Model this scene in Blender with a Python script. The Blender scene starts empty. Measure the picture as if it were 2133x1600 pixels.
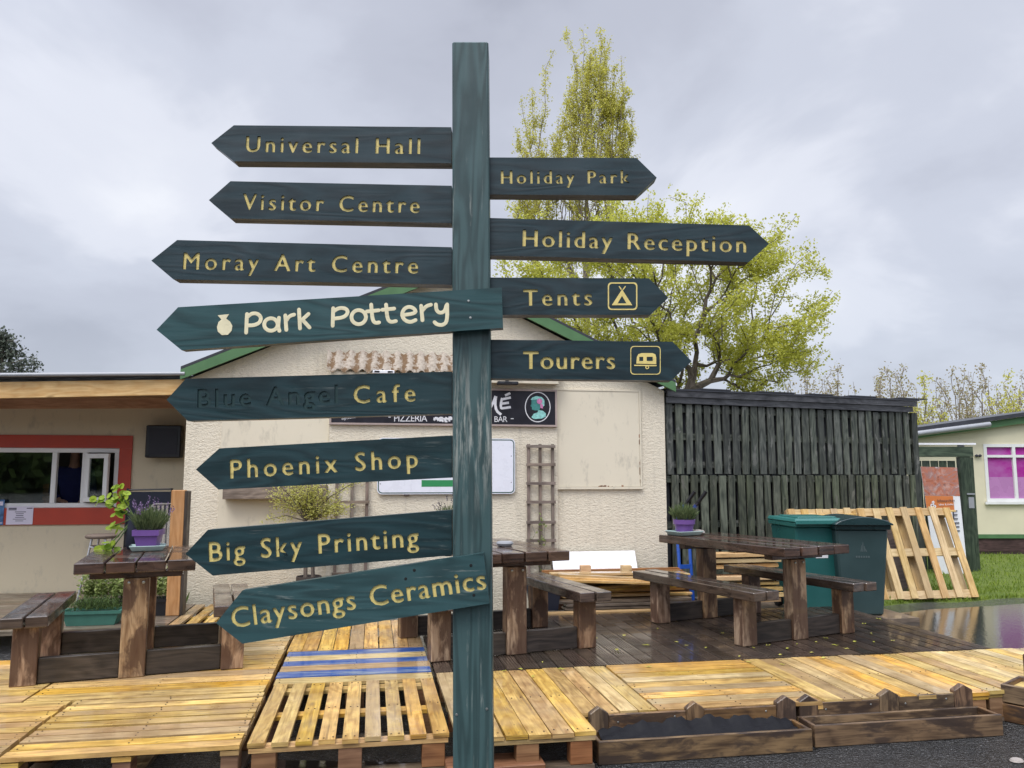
import bpy, math, random
import numpy as np
from mathutils import Vector, Matrix

rng = random.Random(7)
nrg = np.random.default_rng(11)
C = bpy.context.scene.collection
SC = bpy.context.scene
R = math.radians

# ------------------------------------------------------------------ camera
F, CX, CY, PITCH, H = 1640.0, 1066.5, 800.0, R(6.6), 1.55
cam_d = bpy.data.cameras.new('camera'); cam = bpy.data.objects.new('camera', cam_d); C.objects.link(cam)
cam.location = (0, 0, H); cam.rotation_euler = (R(90) + PITCH, 0, 0)
cam_d.sensor_width = 36; cam_d.lens = F / 2133 * 36; cam_d.clip_start = 0.05; cam_d.clip_end = 5000
SC.camera = cam
# ------------------------------------------------------------------ world / sun / exposure
SUN_EL, SUN_AZ = R(60), R(205)          # behind the camera, a little to the left
wd = bpy.data.worlds.new('World'); SC.world = wd; wd.use_nodes = True
wn = wd.node_tree.nodes; wl = wd.node_tree.links; wn.clear()
def wnode(t, **k):
    n = wn.new(t)
    for a, b in k.items(): setattr(n, a, b)
    return n
wout = wnode('ShaderNodeOutputWorld'); wadd = wnode('ShaderNodeAddShader')
bg1 = wnode('ShaderNodeBackground'); bg2 = wnode('ShaderNodeBackground')
sky = wnode('ShaderNodeTexSky', sky_type='NISHITA', sun_disc=False, sun_elevation=SUN_EL, sun_rotation=SUN_AZ)
wl.new(sky.outputs[0], bg1.inputs[0]); bg1.inputs[1].default_value = 0.012     # what is left of the clear sky behind the cloud deck
tc = wnode('ShaderNodeTexCoord'); sep = wnode('ShaderNodeSeparateXYZ'); wl.new(tc.outputs['Generated'], sep.inputs[0])
def wmath(op, a, b=None, clamp=False):
    n = wnode('ShaderNodeMath', operation=op, use_clamp=clamp)
    for i, x in enumerate((a, b)):
        if x is None: continue
        if isinstance(x, (int, float)): n.inputs[i].default_value = x
        else: wl.new(x, n.inputs[i])
    return n.outputs[0]
zc = wmath('MAXIMUM', sep.outputs[2], 0.0)
den = wmath('ADD', zc, 0.42)
cmb = wnode('ShaderNodeCombineXYZ')
wl.new(wmath('DIVIDE', sep.outputs[0], den), cmb.inputs[0]); wl.new(wmath('DIVIDE', sep.outputs[1], den), cmb.inputs[1])
def wnoise(scale, detail, rough, dist, off):
    m = wnode('ShaderNodeMapping'); m.inputs['Location'].default_value = off
    wl.new(cmb.outputs[0], m.inputs[0])
    n = wnode('ShaderNodeTexNoise'); wl.new(m.outputs[0], n.inputs['Vector'])
    n.inputs['Scale'].default_value = scale; n.inputs['Detail'].default_value = detail
    n.inputs['Roughness'].default_value = rough; n.inputs['Distortion'].default_value = dist
    return n.outputs[0]
def wramp(fac, stops):
    r = wnode('ShaderNodeValToRGB'); e = r.color_ramp.elements
    while len(e) < len(stops): e.new(0.5)
    for el, (p, c) in zip(e, stops): el.position = p; el.color = (*c, 1)
    r.color_ramp.interpolation = 'EASE'; wl.new(fac, r.inputs[0]); return r.outputs[0]
n1 = wnoise(2.1, 6, 0.5, 0.3, (11.8, 24.0, 0)); n2 = wnoise(0.7, 3, 0.5, 0.2, (13.3, 28.1, 0))
nm = wmath('ADD', wmath('MULTIPLY', n1, 0.62), wmath('MULTIPLY', n2, 0.38))
cloud = wramp(nm, [(0.36, (0.33, 0.345, 0.41)), (0.46, (0.45, 0.47, 0.545)), (0.54, (0.53, 0.555, 0.635)), (0.61, (0.66, 0.68, 0.75)), (0.72, (0.77, 0.785, 0.83))])
hor = wmath('SUBTRACT', 1.0, wmath('DIVIDE', zc, 0.28, True), True)
mixh = wnode('ShaderNodeMixRGB'); wl.new(wmath('MULTIPLY', hor, 0.75), mixh.inputs[0]); wl.new(cloud, mixh.inputs[1]); mixh.inputs[2].default_value = (0.485, 0.52, 0.60, 1)
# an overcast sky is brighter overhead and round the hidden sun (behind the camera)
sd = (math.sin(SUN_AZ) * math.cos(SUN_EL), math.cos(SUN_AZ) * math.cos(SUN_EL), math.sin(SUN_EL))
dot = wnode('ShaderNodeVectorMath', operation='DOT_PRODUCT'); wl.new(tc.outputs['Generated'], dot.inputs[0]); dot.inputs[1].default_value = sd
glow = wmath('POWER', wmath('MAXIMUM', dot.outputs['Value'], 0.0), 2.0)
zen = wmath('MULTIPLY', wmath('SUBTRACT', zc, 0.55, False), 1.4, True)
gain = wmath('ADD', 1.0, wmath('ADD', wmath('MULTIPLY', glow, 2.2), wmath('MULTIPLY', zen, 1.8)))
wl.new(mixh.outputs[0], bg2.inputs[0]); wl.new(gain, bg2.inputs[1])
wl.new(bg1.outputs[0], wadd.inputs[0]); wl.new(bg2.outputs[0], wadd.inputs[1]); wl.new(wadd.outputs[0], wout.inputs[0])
sl = bpy.data.lights.new('sun', 'SUN'); sun = bpy.data.objects.new('sun', sl); C.objects.link(sun)
sl.energy = 1.9; sl.angle = R(28); sl.color = (1, 0.97, 0.92)
sun.rotation_euler = Vector(sd).to_track_quat('Z', 'Y').to_euler(); sun.location = (0, -5, 30)
SC.view_settings.view_transform = 'Standard'; SC.view_settings.look = 'None'
SC.view_settings.exposure = 0.2; SC.view_settings.gamma = 1.0; SC.view_settings.use_curve_mapping = False
SC.cycles.max_bounces = 6; SC.cycles.use_denoising = True

# ------------------------------------------------------------------ measuring helpers (photo pixel -> a point of the place)
def ray(px, py):
    dx = (px - CX) / F; dz = (CY - py) / F
    return (dx, math.cos(PITCH) - dz * math.sin(PITCH), math.sin(PITCH) + dz * math.cos(PITCH))
def G(px, py, z=0.0):
    r = ray(px, py); t = (z - H) / r[2]; return Vector((r[0] * t, r[1] * t, z))
def D(px, py, y):
    r = ray(px, py); t = y / r[1]; return Vector((r[0] * t, y, H + r[2] * t))
class Fr:
    def __init__(s, o, rz): s.o = Vector(o); s.rz = rz; s.c = math.cos(rz); s.s = math.sin(rz)
    def __call__(s, u, v, z=0.0): return Vector((s.o.x + u * s.c - v * s.s, s.o.y + u * s.s + v * s.c, s.o.z + z))
    def loc(s, p): x = p[0] - s.o.x; y = p[1] - s.o.y; return (x * s.c + y * s.s, -x * s.s + y * s.c, p[2] - s.o.z)
    def hit(s, px, py, v=0.0):           # (u, z) where a pixel's ray meets the vertical plane v
        r = ray(px, py); n = (-s.s, s.c); o = s.o.x * n[0] + s.o.y * n[1] + v
        t = o / (r[0] * n[0] + r[1] * n[1]); p = (r[0] * t, r[1] * t, H + r[2] * t)
        l = s.loc(p); return l[0], l[2]
    def gnd(s, px, py, z): l = s.loc(G(px, py, z + s.o.z)); return l[0], l[1]
AX = Fr((0, 0, 0), 0)
_w = D(380, 1050, 8.6)
SITE = Fr((_w.x, _w.y, 0), R(10))
DZ = 0.20                                # height of the decks

# ------------------------------------------------------------------ materials
class M:
    def __init__(s, name, rough=0.6, spec=0.4):
        s.m = bpy.data.materials.new(name); s.m.use_nodes = True; s.t = s.m.node_tree
        s.b = s.t.nodes['Principled BSDF']; s.out = s.t.nodes['Material Output']
        s.b.inputs['Roughness'].default_value = rough; s.b.inputs['Specular IOR Level'].default_value = spec
    def n(s, t, **k):
        x = s.t.nodes.new(t)
        for a, b in k.items(): setattr(x, a, b)
        return x
    def set(s, sock, v):
        if isinstance(v, bpy.types.NodeSocket): s.t.links.new(v, sock)
        elif isinstance(v, (tuple, list)) and len(v) == 3 and sock.type == 'RGBA': sock.default_value = (*v, 1)
        else: sock.default_value = v
    def coord(s, kind='Object', scale=(1, 1, 1), rot=(0, 0, 0)):
        if kind == 'UV': o = s.n('ShaderNodeUVMap').outputs[0]
        elif kind == 'World': o = s.n('ShaderNodeNewGeometry').outputs['Position']
        else: o = s.n('ShaderNodeTexCoord').outputs[kind]
        mp = s.n('ShaderNodeMapping'); s.t.links.new(o, mp.inputs[0]); mp.inputs['Scale'].default_value = scale; mp.inputs['Rotation'].default_value = rot
        return mp.outputs[0]
    def noise(s, vec, scale=5, detail=4, rough=0.55, dist=0):
        x = s.n('ShaderNodeTexNoise'); s.set(x.inputs['Vector'], vec); x.inputs['Scale'].default_value = scale
        x.inputs['Detail'].default_value = detail; x.inputs['Roughness'].default_value = rough; x.inputs['Distortion'].default_value = dist
        return x.outputs[0]
    def vor(s, vec, scale=5, feature='F1'):
        x = s.n('ShaderNodeTexVoronoi', feature=feature); s.set(x.inputs['Vector'], vec); x.inputs['Scale'].default_value = scale
        return x.outputs['Distance']
    def wave(s, vec, scale=5, dist=3, detail=2, dscale=1, direction='Y'):
        x = s.n('ShaderNodeTexWave', wave_type='BANDS', bands_direction=direction); s.set(x.inputs['Vector'], vec)
        x.inputs['Scale'].default_value = scale; x.inputs['Distortion'].default_value = dist; x.inputs['Detail'].default_value = detail; x.inputs['Detail Scale'].default_value = dscale
        return x.outputs[1]
    def ramp(s, fac, stops, interp='LINEAR'):
        x = s.n('ShaderNodeValToRGB'); e = x.color_ramp.elements
        while len(e) < len(stops): e.new(0.5)
        for el, (p, c) in zip(e, stops):
            el.position = p; el.color = (*c, 1) if isinstance(c, (tuple, list)) else (c, c, c, 1)
        x.color_ramp.interpolation = interp; s.set(x.inputs[0], fac); return x.outputs[0]
    def mix(s, f, a, b, mode='MIX'):
        x = s.n('ShaderNodeMixRGB', blend_type=mode); s.set(x.inputs[0], f); s.set(x.inputs[1], a); s.set(x.inputs[2], b); return x.outputs[0]
    def math(s, op, a, b=0.0, clamp=False):
        x = s.n('ShaderNodeMath', operation=op, use_clamp=clamp); s.set(x.inputs[0], a); s.set(x.inputs[1], b); return x.outputs[0]
    def attr(s, name='rnd'): return s.n('ShaderNodeAttribute', attribute_name=name).outputs['Fac']
    def hsv(s, col, h=0.5, sat=1.0, v=1.0):
        x = s.n('ShaderNodeHueSaturation'); s.set(x.inputs['Hue'], h); s.set(x.inputs['Saturation'], sat); s.set(x.inputs['Value'], v); s.set(x.inputs['Color'], col); return x.outputs[0]
    def bump(s, h, strength=0.4, dist=0.01, prev=None, film=False):
        x = s.n('ShaderNodeBump'); s.set(x.inputs['Height'], h); x.inputs['Strength'].default_value = strength; x.inputs['Distance'].default_value = dist
        if prev is not None: s.t.links.new(prev, x.inputs['Normal'])
        s.t.links.new(x.outputs[0], s.b.inputs['Normal'])
        if film: s.t.links.new(x.outputs[0], s.b.inputs['Coat Normal'])
        return x.outputs[0]
    def col(s, c): s.set(s.b.inputs['Base Color'], c); return s
    def rough(s, v): s.set(s.b.inputs['Roughness'], v); return s
    def coat(s, w, r=0.1): s.set(s.b.inputs['Coat Weight'], w); s.set(s.b.inputs['Coat Roughness'], r); return s

def plain(name, c, rough=0.5, spec=0.4, var=0.12, scale=8, metal=0):
    m = M(name, rough, spec); v = m.noise(m.coord('Object'), scale, 4)
    m.col(m.hsv(c, 0.5, 1.0, m.ramp(v, [(0.3, 1 - var), (0.7, 1 + var * 0.6)])))
    m.rough(m.ramp(v, [(0.3, max(rough - 0.1, 0.03)), (0.7, min(rough + 0.1, 1))]))
    m.b.inputs['Metallic'].default_value = metal
    return m.m

def wood(name, dark, light, rough=0.45, wet=0.5, var=0.35, knots=0.6, blot=None, blot_amt=0.0, grain=1.0, sat_var=0.15, dirt=0.0):
    """grain runs along u of the UV map (metres along the piece); 'rnd' is a number per board"""
    m = M(name, rough, 0.42); uv = m.coord('UV')
    warp = m.noise(m.coord('UV', (0.7, 3.0, 1)), 1.6, 3, 0.5, 0.3)          # slow swirls bend the grain into long arches
    rings = m.math('FRACT', m.math('MULTIPLY', warp, 9.0 * grain))
    rings = m.math('ABSOLUTE', m.math('SUBTRACT', m.math('MULTIPLY', rings, 2.0), 1.0))
    g1 = m.noise(m.coord('UV', (1.1, 17 * grain, 1)), 2.2, 6, 0.62, 0.6)
    fib = m.noise(m.coord('UV', (3, 150, 1)), 1.0, 3, 0.6)
    g = m.math('ADD', m.math('ADD', m.math('MULTIPLY', g1, 0.62), m.math('MULTIPLY', rings, 0.16)), m.math('MULTIPLY', fib, 0.22))
    c = m.ramp(g, [(0.37, dark), (0.60, light)])
    r = m.attr('rnd')
    c = m.hsv(c, m.ramp(r, [(0, 0.488), (1, 0.507)]), m.ramp(m.math('FRACT', m.math('MULTIPLY', r, 7.3)), [(0, 1 - sat_var), (1, 1 + sat_var)]), m.ramp(m.math('FRACT', m.math('MULTIPLY', r, 13.7)), [(0, 1 - var), (1, 1 + var * 0.6)]))
    big = m.noise(uv, 2.3, 4, 0.6)
    if blot is not None:
        bn = m.noise(m.coord('UV', (1.0, 2.5, 1)), 2.6, 5, 0.65, 0.4)
        c = m.mix(m.ramp(bn, [(0.60 - 0.25 * blot_amt, 0.0), (0.66 - 0.2 * blot_amt, 0.85)]), c, blot)
    if knots:
        k = m.vor(m.coord('UV', (2.6, 7.5, 1)), 1.0)
        c = m.mix(m.ramp(k, [(0.03, knots), (0.08, knots * 0.7), (0.15, 0.0)]), c, tuple(x * 0.35 for x in dark))
    c = m.mix(m.ramp(big, [(0.35, 0.32), (0.6, 0.0)]), c, tuple(x * 0.45 for x in dark))
    if dirt: c = m.mix(m.ramp(m.math('FRACT', m.math('MULTIPLY', r, 5.17)), [(0.80, 0.0), (0.82, 0.55)]), c, (0.30, 0.225, 0.15))
    if dirt:        # grime trodden over the boards: blotches and streaks that run along the grain
        d1 = m.noise(m.coord('World'), 2.6, 6, 0.68, 0.5); d2 = m.noise(m.coord('UV', (1.1, 26, 1)), 1.5, 5, 0.65)
        c = m.mix(m.math('MULTIPLY', m.ramp(d1, [(0.46, 0.0), (0.68, 1.0)]), dirt), c, (0.19, 0.10, 0.03))
        c = m.mix(m.math('MULTIPLY', m.ramp(d2, [(0.53, 0.0), (0.66, 1.0)]), dirt * 1.5, True), c, (0.14, 0.075, 0.025))
        c = m.mix(m.math('MULTIPLY', m.ramp(m.noise(m.coord('World'), 1.3, 4, 0.6), [(0.52, 0.0), (0.7, 1.0)]), 0.25), c, (0.60, 0.46, 0.30))
        c = m.mix(m.ramp(m.noise(m.coord('UV', (9, 16, 1)), 2.0, 2), [(0.70, 0.0), (0.76, 0.75)]), c, (0.05, 0.03, 0.018))
    c = m.mix(m.ramp(m.math('MULTIPLY', r, 0.5), [(0.74, 0.0), (0.76, 1.0)]), c, (0.03, 0.022, 0.018))
    m.col(c)
    m.rough(m.ramp(m.noise(uv, 3.1, 3), [(0.35, rough - 0.22 * wet), (0.65, rough + 0.1)]))
    if wet: m.coat(m.ramp(m.noise(m.coord('World'), 3.2, 4, 0.6), [(0.42, 0.0), (0.60, wet)]), 0.05)
    m.bump(g, 0.3, 0.003)
    return m.m

MAT = {}
MAT['pine'] = wood('fresh_wet_pine', (0.45, 0.25, 0.06), (0.82, 0.54, 0.155), 0.42, 0.7, 0.30, 0.8, sat_var=0.12, dirt=0.46)
MAT['pine_pale'] = wood('pale_wet_pine', (0.50, 0.33, 0.12), (0.82, 0.61, 0.26), 0.42, 0.7, 0.30, 0.8, sat_var=0.12, dirt=0.46)
MAT['pine_dry'] = wood('dry_pine', (0.56, 0.33, 0.13), (0.72, 0.50, 0.24), 0.6, 0.0, 0.12, 0.9)
MAT['pallet_wood'] = wood('dry_pallet_wood', (0.50, 0.32, 0.12), (0.68, 0.48, 0.22), 0.6, 0.1, 0.16, 0.5, dirt=0.25)
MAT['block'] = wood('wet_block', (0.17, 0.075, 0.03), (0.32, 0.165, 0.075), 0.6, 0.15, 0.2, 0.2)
MAT['table'] = wood('dark_wet_timber', (0.028, 0.016, 0.011), (0.10, 0.058, 0.038), 0.3, 1.0, 0.25, 0.2, sat_var=0.1)
MAT['seat_grey'] = wood('dark_wet_seat', (0.038, 0.027, 0.022), (0.125, 0.088, 0.066), 0.28, 1.0, 0.25, 0.2, sat_var=0.1)
MAT['leg'] = wood('half_wet_post', (0.19, 0.105, 0.055), (0.43, 0.29, 0.175), 0.5, 0.3, 0.15, 0.6, blot=(0.06, 0.026, 0.015), blot_amt=0.72)
MAT['beam'] = wood('dark_ground_beam', (0.018, 0.014, 0.011), (0.06, 0.046, 0.036), 0.5, 0.25, 0.2, 0.1, sat_var=0.05)
MAT['deck'] = wood('dark_wet_decking', (0.028, 0.02, 0.015), (0.10, 0.072, 0.052), 0.32, 0.8, 0.35, 0.1, sat_var=0.1)
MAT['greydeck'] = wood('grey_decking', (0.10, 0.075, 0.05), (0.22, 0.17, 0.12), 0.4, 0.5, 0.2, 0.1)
MAT['trough'] = wood('weathered_trough', (0.065, 0.036, 0.018), (0.25, 0.155, 0.075), 0.55, 0.25, 0.3, 0.6, blot=(0.035, 0.022, 0.017), blot_amt=0.45)
MAT['trellis'] = wood('grey_trellis', (0.13, 0.10, 0.08), (0.27, 0.215, 0.175), 0.75, 0, 0.15, 0.0)
MAT['fence'] = wood('green_black_slats', (0.022, 0.028, 0.023), (0.115, 0.125, 0.10), 0.5, 0.15, 0.5, 0.4, blot=(0.18, 0.18, 0.16), blot_amt=0.05, sat_var=0.3)
MAT['fence_low'] = wood('mossy_slats', (0.03, 0.038, 0.024), (0.14, 0.155, 0.105), 0.6, 0.1, 0.45, 0.4, blot=(0.17, 0.165, 0.135), blot_amt=0.06, sat_var=0.3)
MAT['trim'] = wood('dark_roof_trim', (0.02, 0.021, 0.024), (0.085, 0.085, 0.092), 0.35, 0.5, 0.2, 0.0, sat_var=0.05)
MAT['gate'] = wood('green_gate', (0.022, 0.035, 0.022), (0.075, 0.10, 0.066), 0.5, 0.2, 0.2, 0.2)
MAT['postwood'] = wood('orange_post', (0.40, 0.21, 0.10), (0.55, 0.32, 0.17), 0.6, 0, 0.1, 0.2)
def _stripe(name, c1, c2):
    m = M(name, 0.35, 0.5); n = m.noise(m.coord('UV', (1.0, 9, 1)), 2.4, 5, 0.6)
    m.col(m.mix(m.ramp(n, [(0.5, 0.0), (0.62, 1.0)]), c1, c2)); m.coat(0.6, 0.05); m.bump(n, 0.2, 0.003); return m.m
MAT['blue'] = _stripe('blue_painted_board', (0.012, 0.075, 0.30), (0.22, 0.27, 0.32))

def green_paint(name, base, vertical, wear, region=None):
    m = M(name, 0.46, 0.35)
    sc = (30, 30, 1.6) if vertical else (2.0, 30, 30)
    g = m.noise(m.coord('Object', sc), 1.6, 6, 0.6, 0.9)
    warp = m.noise(m.coord('Object', (9, 9, 0.7) if vertical else (0.9, 6, 6)), 1.3, 3, 0.5, 0.4)
    wv = m.math('ABSOLUTE', m.math('SUBTRACT', m.math('MULTIPLY', m.math('FRACT', m.math('MULTIPLY', warp, 13.0)), 2.0), 1.0))
    c = m.mix(m.ramp(wv, [(0.25, 0.0), (0.85, 0.75)]), base, tuple(x * 0.42 for x in base))
    c = m.mix(m.ramp(m.noise(m.coord('Object'), 5, 4), [(0.35, 0.0), (0.7, 0.3)]), c, tuple(x * 1.5 + 0.004 for x in base))
    if wear:
        s = m.noise(m.coord('Object', (55, 55, 3.2) if vertical else (5, 60, 60)), 1.4, 5, 0.7, 0.3)
        spot = m.noise(m.coord('Object'), 3.6, 4, 0.6)
        w = m.math('MULTIPLY', m.ramp(s, [(0.58, 0.0), (0.68, 1.0)]), m.ramp(spot, [(0.5, 0.0), (0.66, 1.0)]))
        if region:      # where the paint has rubbed off the post: a height band
            z = m.n('ShaderNodeSeparateXYZ'); m.t.links.new(m.coord('World'), z.inputs[0])
            zz = m.math('DIVIDE', m.math('ABSOLUTE', m.math('SUBTRACT', z.outputs[2], region[0])), region[1])
            band = m.ramp(zz, [(0.0, 1.0), (1.0, 0.0)])
            w2 = m.math('MULTIPLY', m.ramp(m.noise(m.coord('Object', (60, 60, 5)), 1.2, 5, 0.7), [(0.5, 0.0), (0.62, 0.9)]), band)
            w = m.math('MAXIMUM', w, w2)
        c = m.mix(m.math('MULTIPLY', w, wear), c, (0.36, 0.37, 0.33))
    m.col(c); m.rough(m.ramp(g, [(0.3, 0.3), (0.7, 0.5)])); m.coat(m.ramp(m.noise(m.coord('Object'), 9, 3), [(0.45, 0.0), (0.7, 0.2)]), 0.15)
    b = m.bump(wv, 0.16, 0.0015); m.bump(g, 0.22, 0.002, b); return m.m
MAT['post'] = green_paint('post_green_paint', (0.046, 0.086, 0.086), True, 0.9, (1.66, 0.22))
MAT['arm'] = green_paint('arm_green_paint', (0.011, 0.028, 0.034), False, 0.0)
MAT['arm_fresh'] = green_paint('arm_fresh_paint', (0.021, 0.062, 0.065), False, 0.0)
MAT['arm_worn'] = green_paint('arm_worn_paint', (0.029, 0.07, 0.074), False, 0.9)
MAT['arm_low'] = green_paint('arm_lower_paint', (0.013, 0.037, 0.042), False, 0.4)
def gold(name, c, bare):
    m = M(name, 0.5, 0.4); n = m.noise(m.coord('Object', (18, 18, 60)), 1.5, 5, 0.65)
    m.col(m.mix(m.ramp(n, [(0.55, 0.0), (0.72, bare)]), m.mix(m.noise(m.coord('Object'), 40, 3), c, tuple(x * 0.7 for x in c)), (0.12, 0.13, 0.08))); return m.m
MAT['gold'] = gold('gold_letter_paint', (0.80, 0.64, 0.22), 0.6)
MAT['cream_paint'] = gold('cream_letter_paint', (0.84, 0.76, 0.50), 0.25)
MAT['ghost'] = plain('painted_over_letters', (0.016, 0.045, 0.045), 0.5)
def roughcast(name, c, smooth=False):
    m = M(name, 0.85, 0.25); w = m.coord('World')
    st = m.noise(w, 1.1, 5, 0.6)
    cc = m.mix(m.ramp(st, [(0.4, 0.0), (0.75, 0.35)]), c, tuple(x * 0.82 for x in c))
    if smooth:
        st2 = m.noise(m.coord('World', (1, 1, 0.45)), 7, 6, 0.7)
        cc = m.mix(m.ramp(st2, [(0.54, 0.0), (0.70, 0.5)]), cc, (0.33, 0.30, 0.24))
        m.bump(m.noise(w, 3, 3), 0.12, 0.01)
    else:
        n = m.noise(m.coord('World', (1, 1, 2.0)), 27, 5, 0.6, 0.8); n3 = m.noise(m.coord('World', (1, 1, 1.3)), 60, 3, 0.6)
        cc = m.mix(m.ramp(n, [(0.38, 0.22), (0.5, 0.0)]), cc, tuple(x * 0.62 for x in c))
        dr = m.noise(m.coord('World', (6, 6, 0.35)), 1.6, 5, 0.65); cc = m.mix(m.ramp(dr, [(0.55, 0.0), (0.75, 0.30)]), cc, (0.30, 0.27, 0.21))
        zz = m.n('ShaderNodeSeparateXYZ'); m.t.links.new(w, zz.inputs[0]); lowd = m.math('ADD', zz.outputs[2], m.math('MULTIPLY', m.noise(w, 5, 4), 0.5)); cc = m.mix(m.ramp(lowd, [(0.45, 0.4), (0.95, 0.0)]), cc, (0.20, 0.19, 0.13))
        b = m.bump(m.ramp(n, [(0.3, 0.0), (0.68, 1.0)]), 0.5, 0.014); m.bump(n3, 0.3, 0.008, b)
    m.col(cc); return m.m
MAT['cast'] = roughcast('cream_roughcast', (0.76, 0.685, 0.545))
MAT['smooth_cream'] = roughcast('smooth_cream_panel', (0.70, 0.635, 0.50), True)
MAT['lean_wall'] = roughcast('cream_painted_wall', (0.60, 0.52, 0.37), True)
MAT['chalet_wall'] = plain('chalet_cream', (0.66, 0.61, 0.44), 0.7, 0.3, 0.05, 3)
MAT['fascia'] = plain('green_fascia', (0.085, 0.185, 0.078), 0.45, 0.4, 0.12, 6)
MAT['roof'] = plain('dark_felt', (0.04, 0.042, 0.05), 0.4, 0.4, 0.2, 6)
MAT['gutter'] = plain('grey_gutter', (0.30, 0.31, 0.33), 0.35, 0.5, 0.1)
MAT['red'] = plain('red_frame', (0.42, 0.052, 0.026), 0.5, 0.4, 0.1, 5)
MAT['upvc'] = plain('white_frame', (0.74, 0.74, 0.72), 0.35, 0.5, 0.05)
MAT['black'] = plain('black_plastic', (0.012, 0.012, 0.015), 0.35, 0.5, 0.2)
MAT['navy'] = plain('dark_navy_cloth', (0.014, 0.017, 0.03), 0.7, 0.3, 0.2)
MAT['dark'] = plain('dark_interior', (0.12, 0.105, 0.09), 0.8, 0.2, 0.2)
MAT['plinth'] = wood('brown_plinth', (0.035, 0.02, 0.018), (0.09, 0.055, 0.05), 0.6, 0.1, 0.2, 0)
MAT['signblack'] = plain('sign_black', (0.012, 0.011, 0.018), 0.45, 0.4, 0.25)
MAT['signframe'] = plain('sign_frame', (0.40, 0.32, 0.29), 0.6, 0.3, 0.15)
MAT['white'] = plain('white_paint', (0.80, 0.80, 0.82), 0.35, 0.5, 0.04)
MAT['boardwhite'] = plain('board_white', (0.76, 0.77, 0.84), 0.3, 0.5, 0.03)
MAT['boardgreen'] = plain('board_green', (0.035, 0.25, 0.09), 0.35, 0.5, 0.05)
MAT['boardline'] = plain('board_dark_green', (0.02, 0.075, 0.06), 0.4)
MAT['chalk'] = plain('chalk_white', (0.72, 0.72, 0.74), 0.7, 0.2, 0.15, 30)
MAT['teal'] = plain('pale_teal', (0.28, 0.60, 0.56), 0.6, 0.3, 0.3, 40)
MAT['tealdark'] = plain('deep_teal', (0.06, 0.24, 0.22), 0.6, 0.3, 0.3, 40)
MAT['pink'] = plain('pink_flower', (0.60, 0.22, 0.42), 0.6, 0.3, 0.3, 60)
MAT['purple'] = plain('purple_pot', (0.155, 0.075, 0.27), 0.4, 0.5, 0.08)
MAT['tray'] = plain('pale_green_tray', (0.36, 0.47, 0.44), 0.35, 0.5, 0.1)
MAT['stone'] = plain('pale_stone', (0.34, 0.30, 0.27), 0.7, 0.3, 0.2, 30)
MAT['ash'] = plain('grey_ashtray', (0.28, 0.29, 0.31), 0.5)
MAT['bin'] = plain('teal_bin', (0.016, 0.105, 0.098), 0.35, 0.5, 0.15, 3)
MAT['binlid'] = plain('teal_bin_lid', (0.03, 0.15, 0.135), 0.3, 0.5, 0.1, 4)
MAT['bindark'] = plain('grey_green_bin', (0.027, 0.055, 0.056), 0.42, 0.5, 0.15, 3)
MAT['bindarklid'] = plain('dark_bin_lid', (0.013, 0.035, 0.038), 0.3, 0.5, 0.15, 4)
MAT['emblemgrey'] = plain('emblem_grey', (0.10, 0.13, 0.13), 0.5)
MAT['truck'] = plain('blue_enamel', (0.015, 0.075, 0.36), 0.35, 0.5, 0.1)
MAT['rubber'] = plain('rubber', (0.018, 0.018, 0.019), 0.7, 0.3)
MAT['alu'] = plain('brushed_aluminium', (0.62, 0.62, 0.64), 0.28, 0.5, 0.1, 8, 0.9)
MAT['greentrough'] = plain('green_trough_plastic', (0.045, 0.15, 0.115), 0.45, 0.5, 0.15)
MAT['soil'] = plain('soil', (0.025, 0.017, 0.012), 0.9, 0.1, 0.4, 50)
MAT['liner'] = plain('black_liner', (0.006, 0.006, 0.008), 0.6, 0.2, 0.3, 20)
MAT['orange'] = plain('banner_orange', (0.62, 0.20, 0.06), 0.5, 0.3, 0.05)
MAT['paper'] = plain('paper', (0.66, 0.62, 0.72), 0.6, 0.2, 0.03)
MAT['ink'] = plain('ink', (0.05, 0.05, 0.07), 0.6)
MAT['posterblue'] = plain('poster_blue', (0.08, 0.17, 0.34), 0.5, 0.3, 0.7, 14)
MAT['skin'] = plain('skin', (0.42, 0.24, 0.17), 0.5)
MAT['hair'] = plain('dark_hair', (0.02, 0.013, 0.01), 0.5)
MAT['jacket'] = plain('navy_jacket', (0.018, 0.022, 0.085), 0.8, 0.2)
MAT['terracotta'] = plain('dark_barrel', (0.05, 0.04, 0.035), 0.6)
MAT['screw'] = plain('screw_head', (0.35, 0.36, 0.34), 0.35, 0.5, 0.1, 8, 0.8)
MAT['hole'] = plain('screw_hole', (0.008, 0.008, 0.008), 0.9)
def corr():
    m = M('mossy_corrugated_sheet', 0.85, 0.2); w = m.coord('World')
    n = m.noise(w, 9, 5, 0.7); n2 = m.noise(w, 26, 4, 0.7)
    c = m.mix(m.ramp(n2, [(0.45, 0.0), (0.62, 0.6)]), (0.46, 0.40, 0.33), (0.25, 0.20, 0.16))
    tr = m.math('ADD', m.math('MULTIPLY', m.attr('rnd'), -0.30), m.math('ADD', m.math('MULTIPLY', n, 1.3), m.math('MULTIPLY', n2, 0.7)))
    c = m.mix(m.ramp(tr, [(0.82, 0.0), (0.98, 0.85)]), c, (0.15, 0.08, 0.03)); m.col(c); m.bump(n2, 0.5, 0.015); return m.m
MAT['corr'] = corr()
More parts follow.
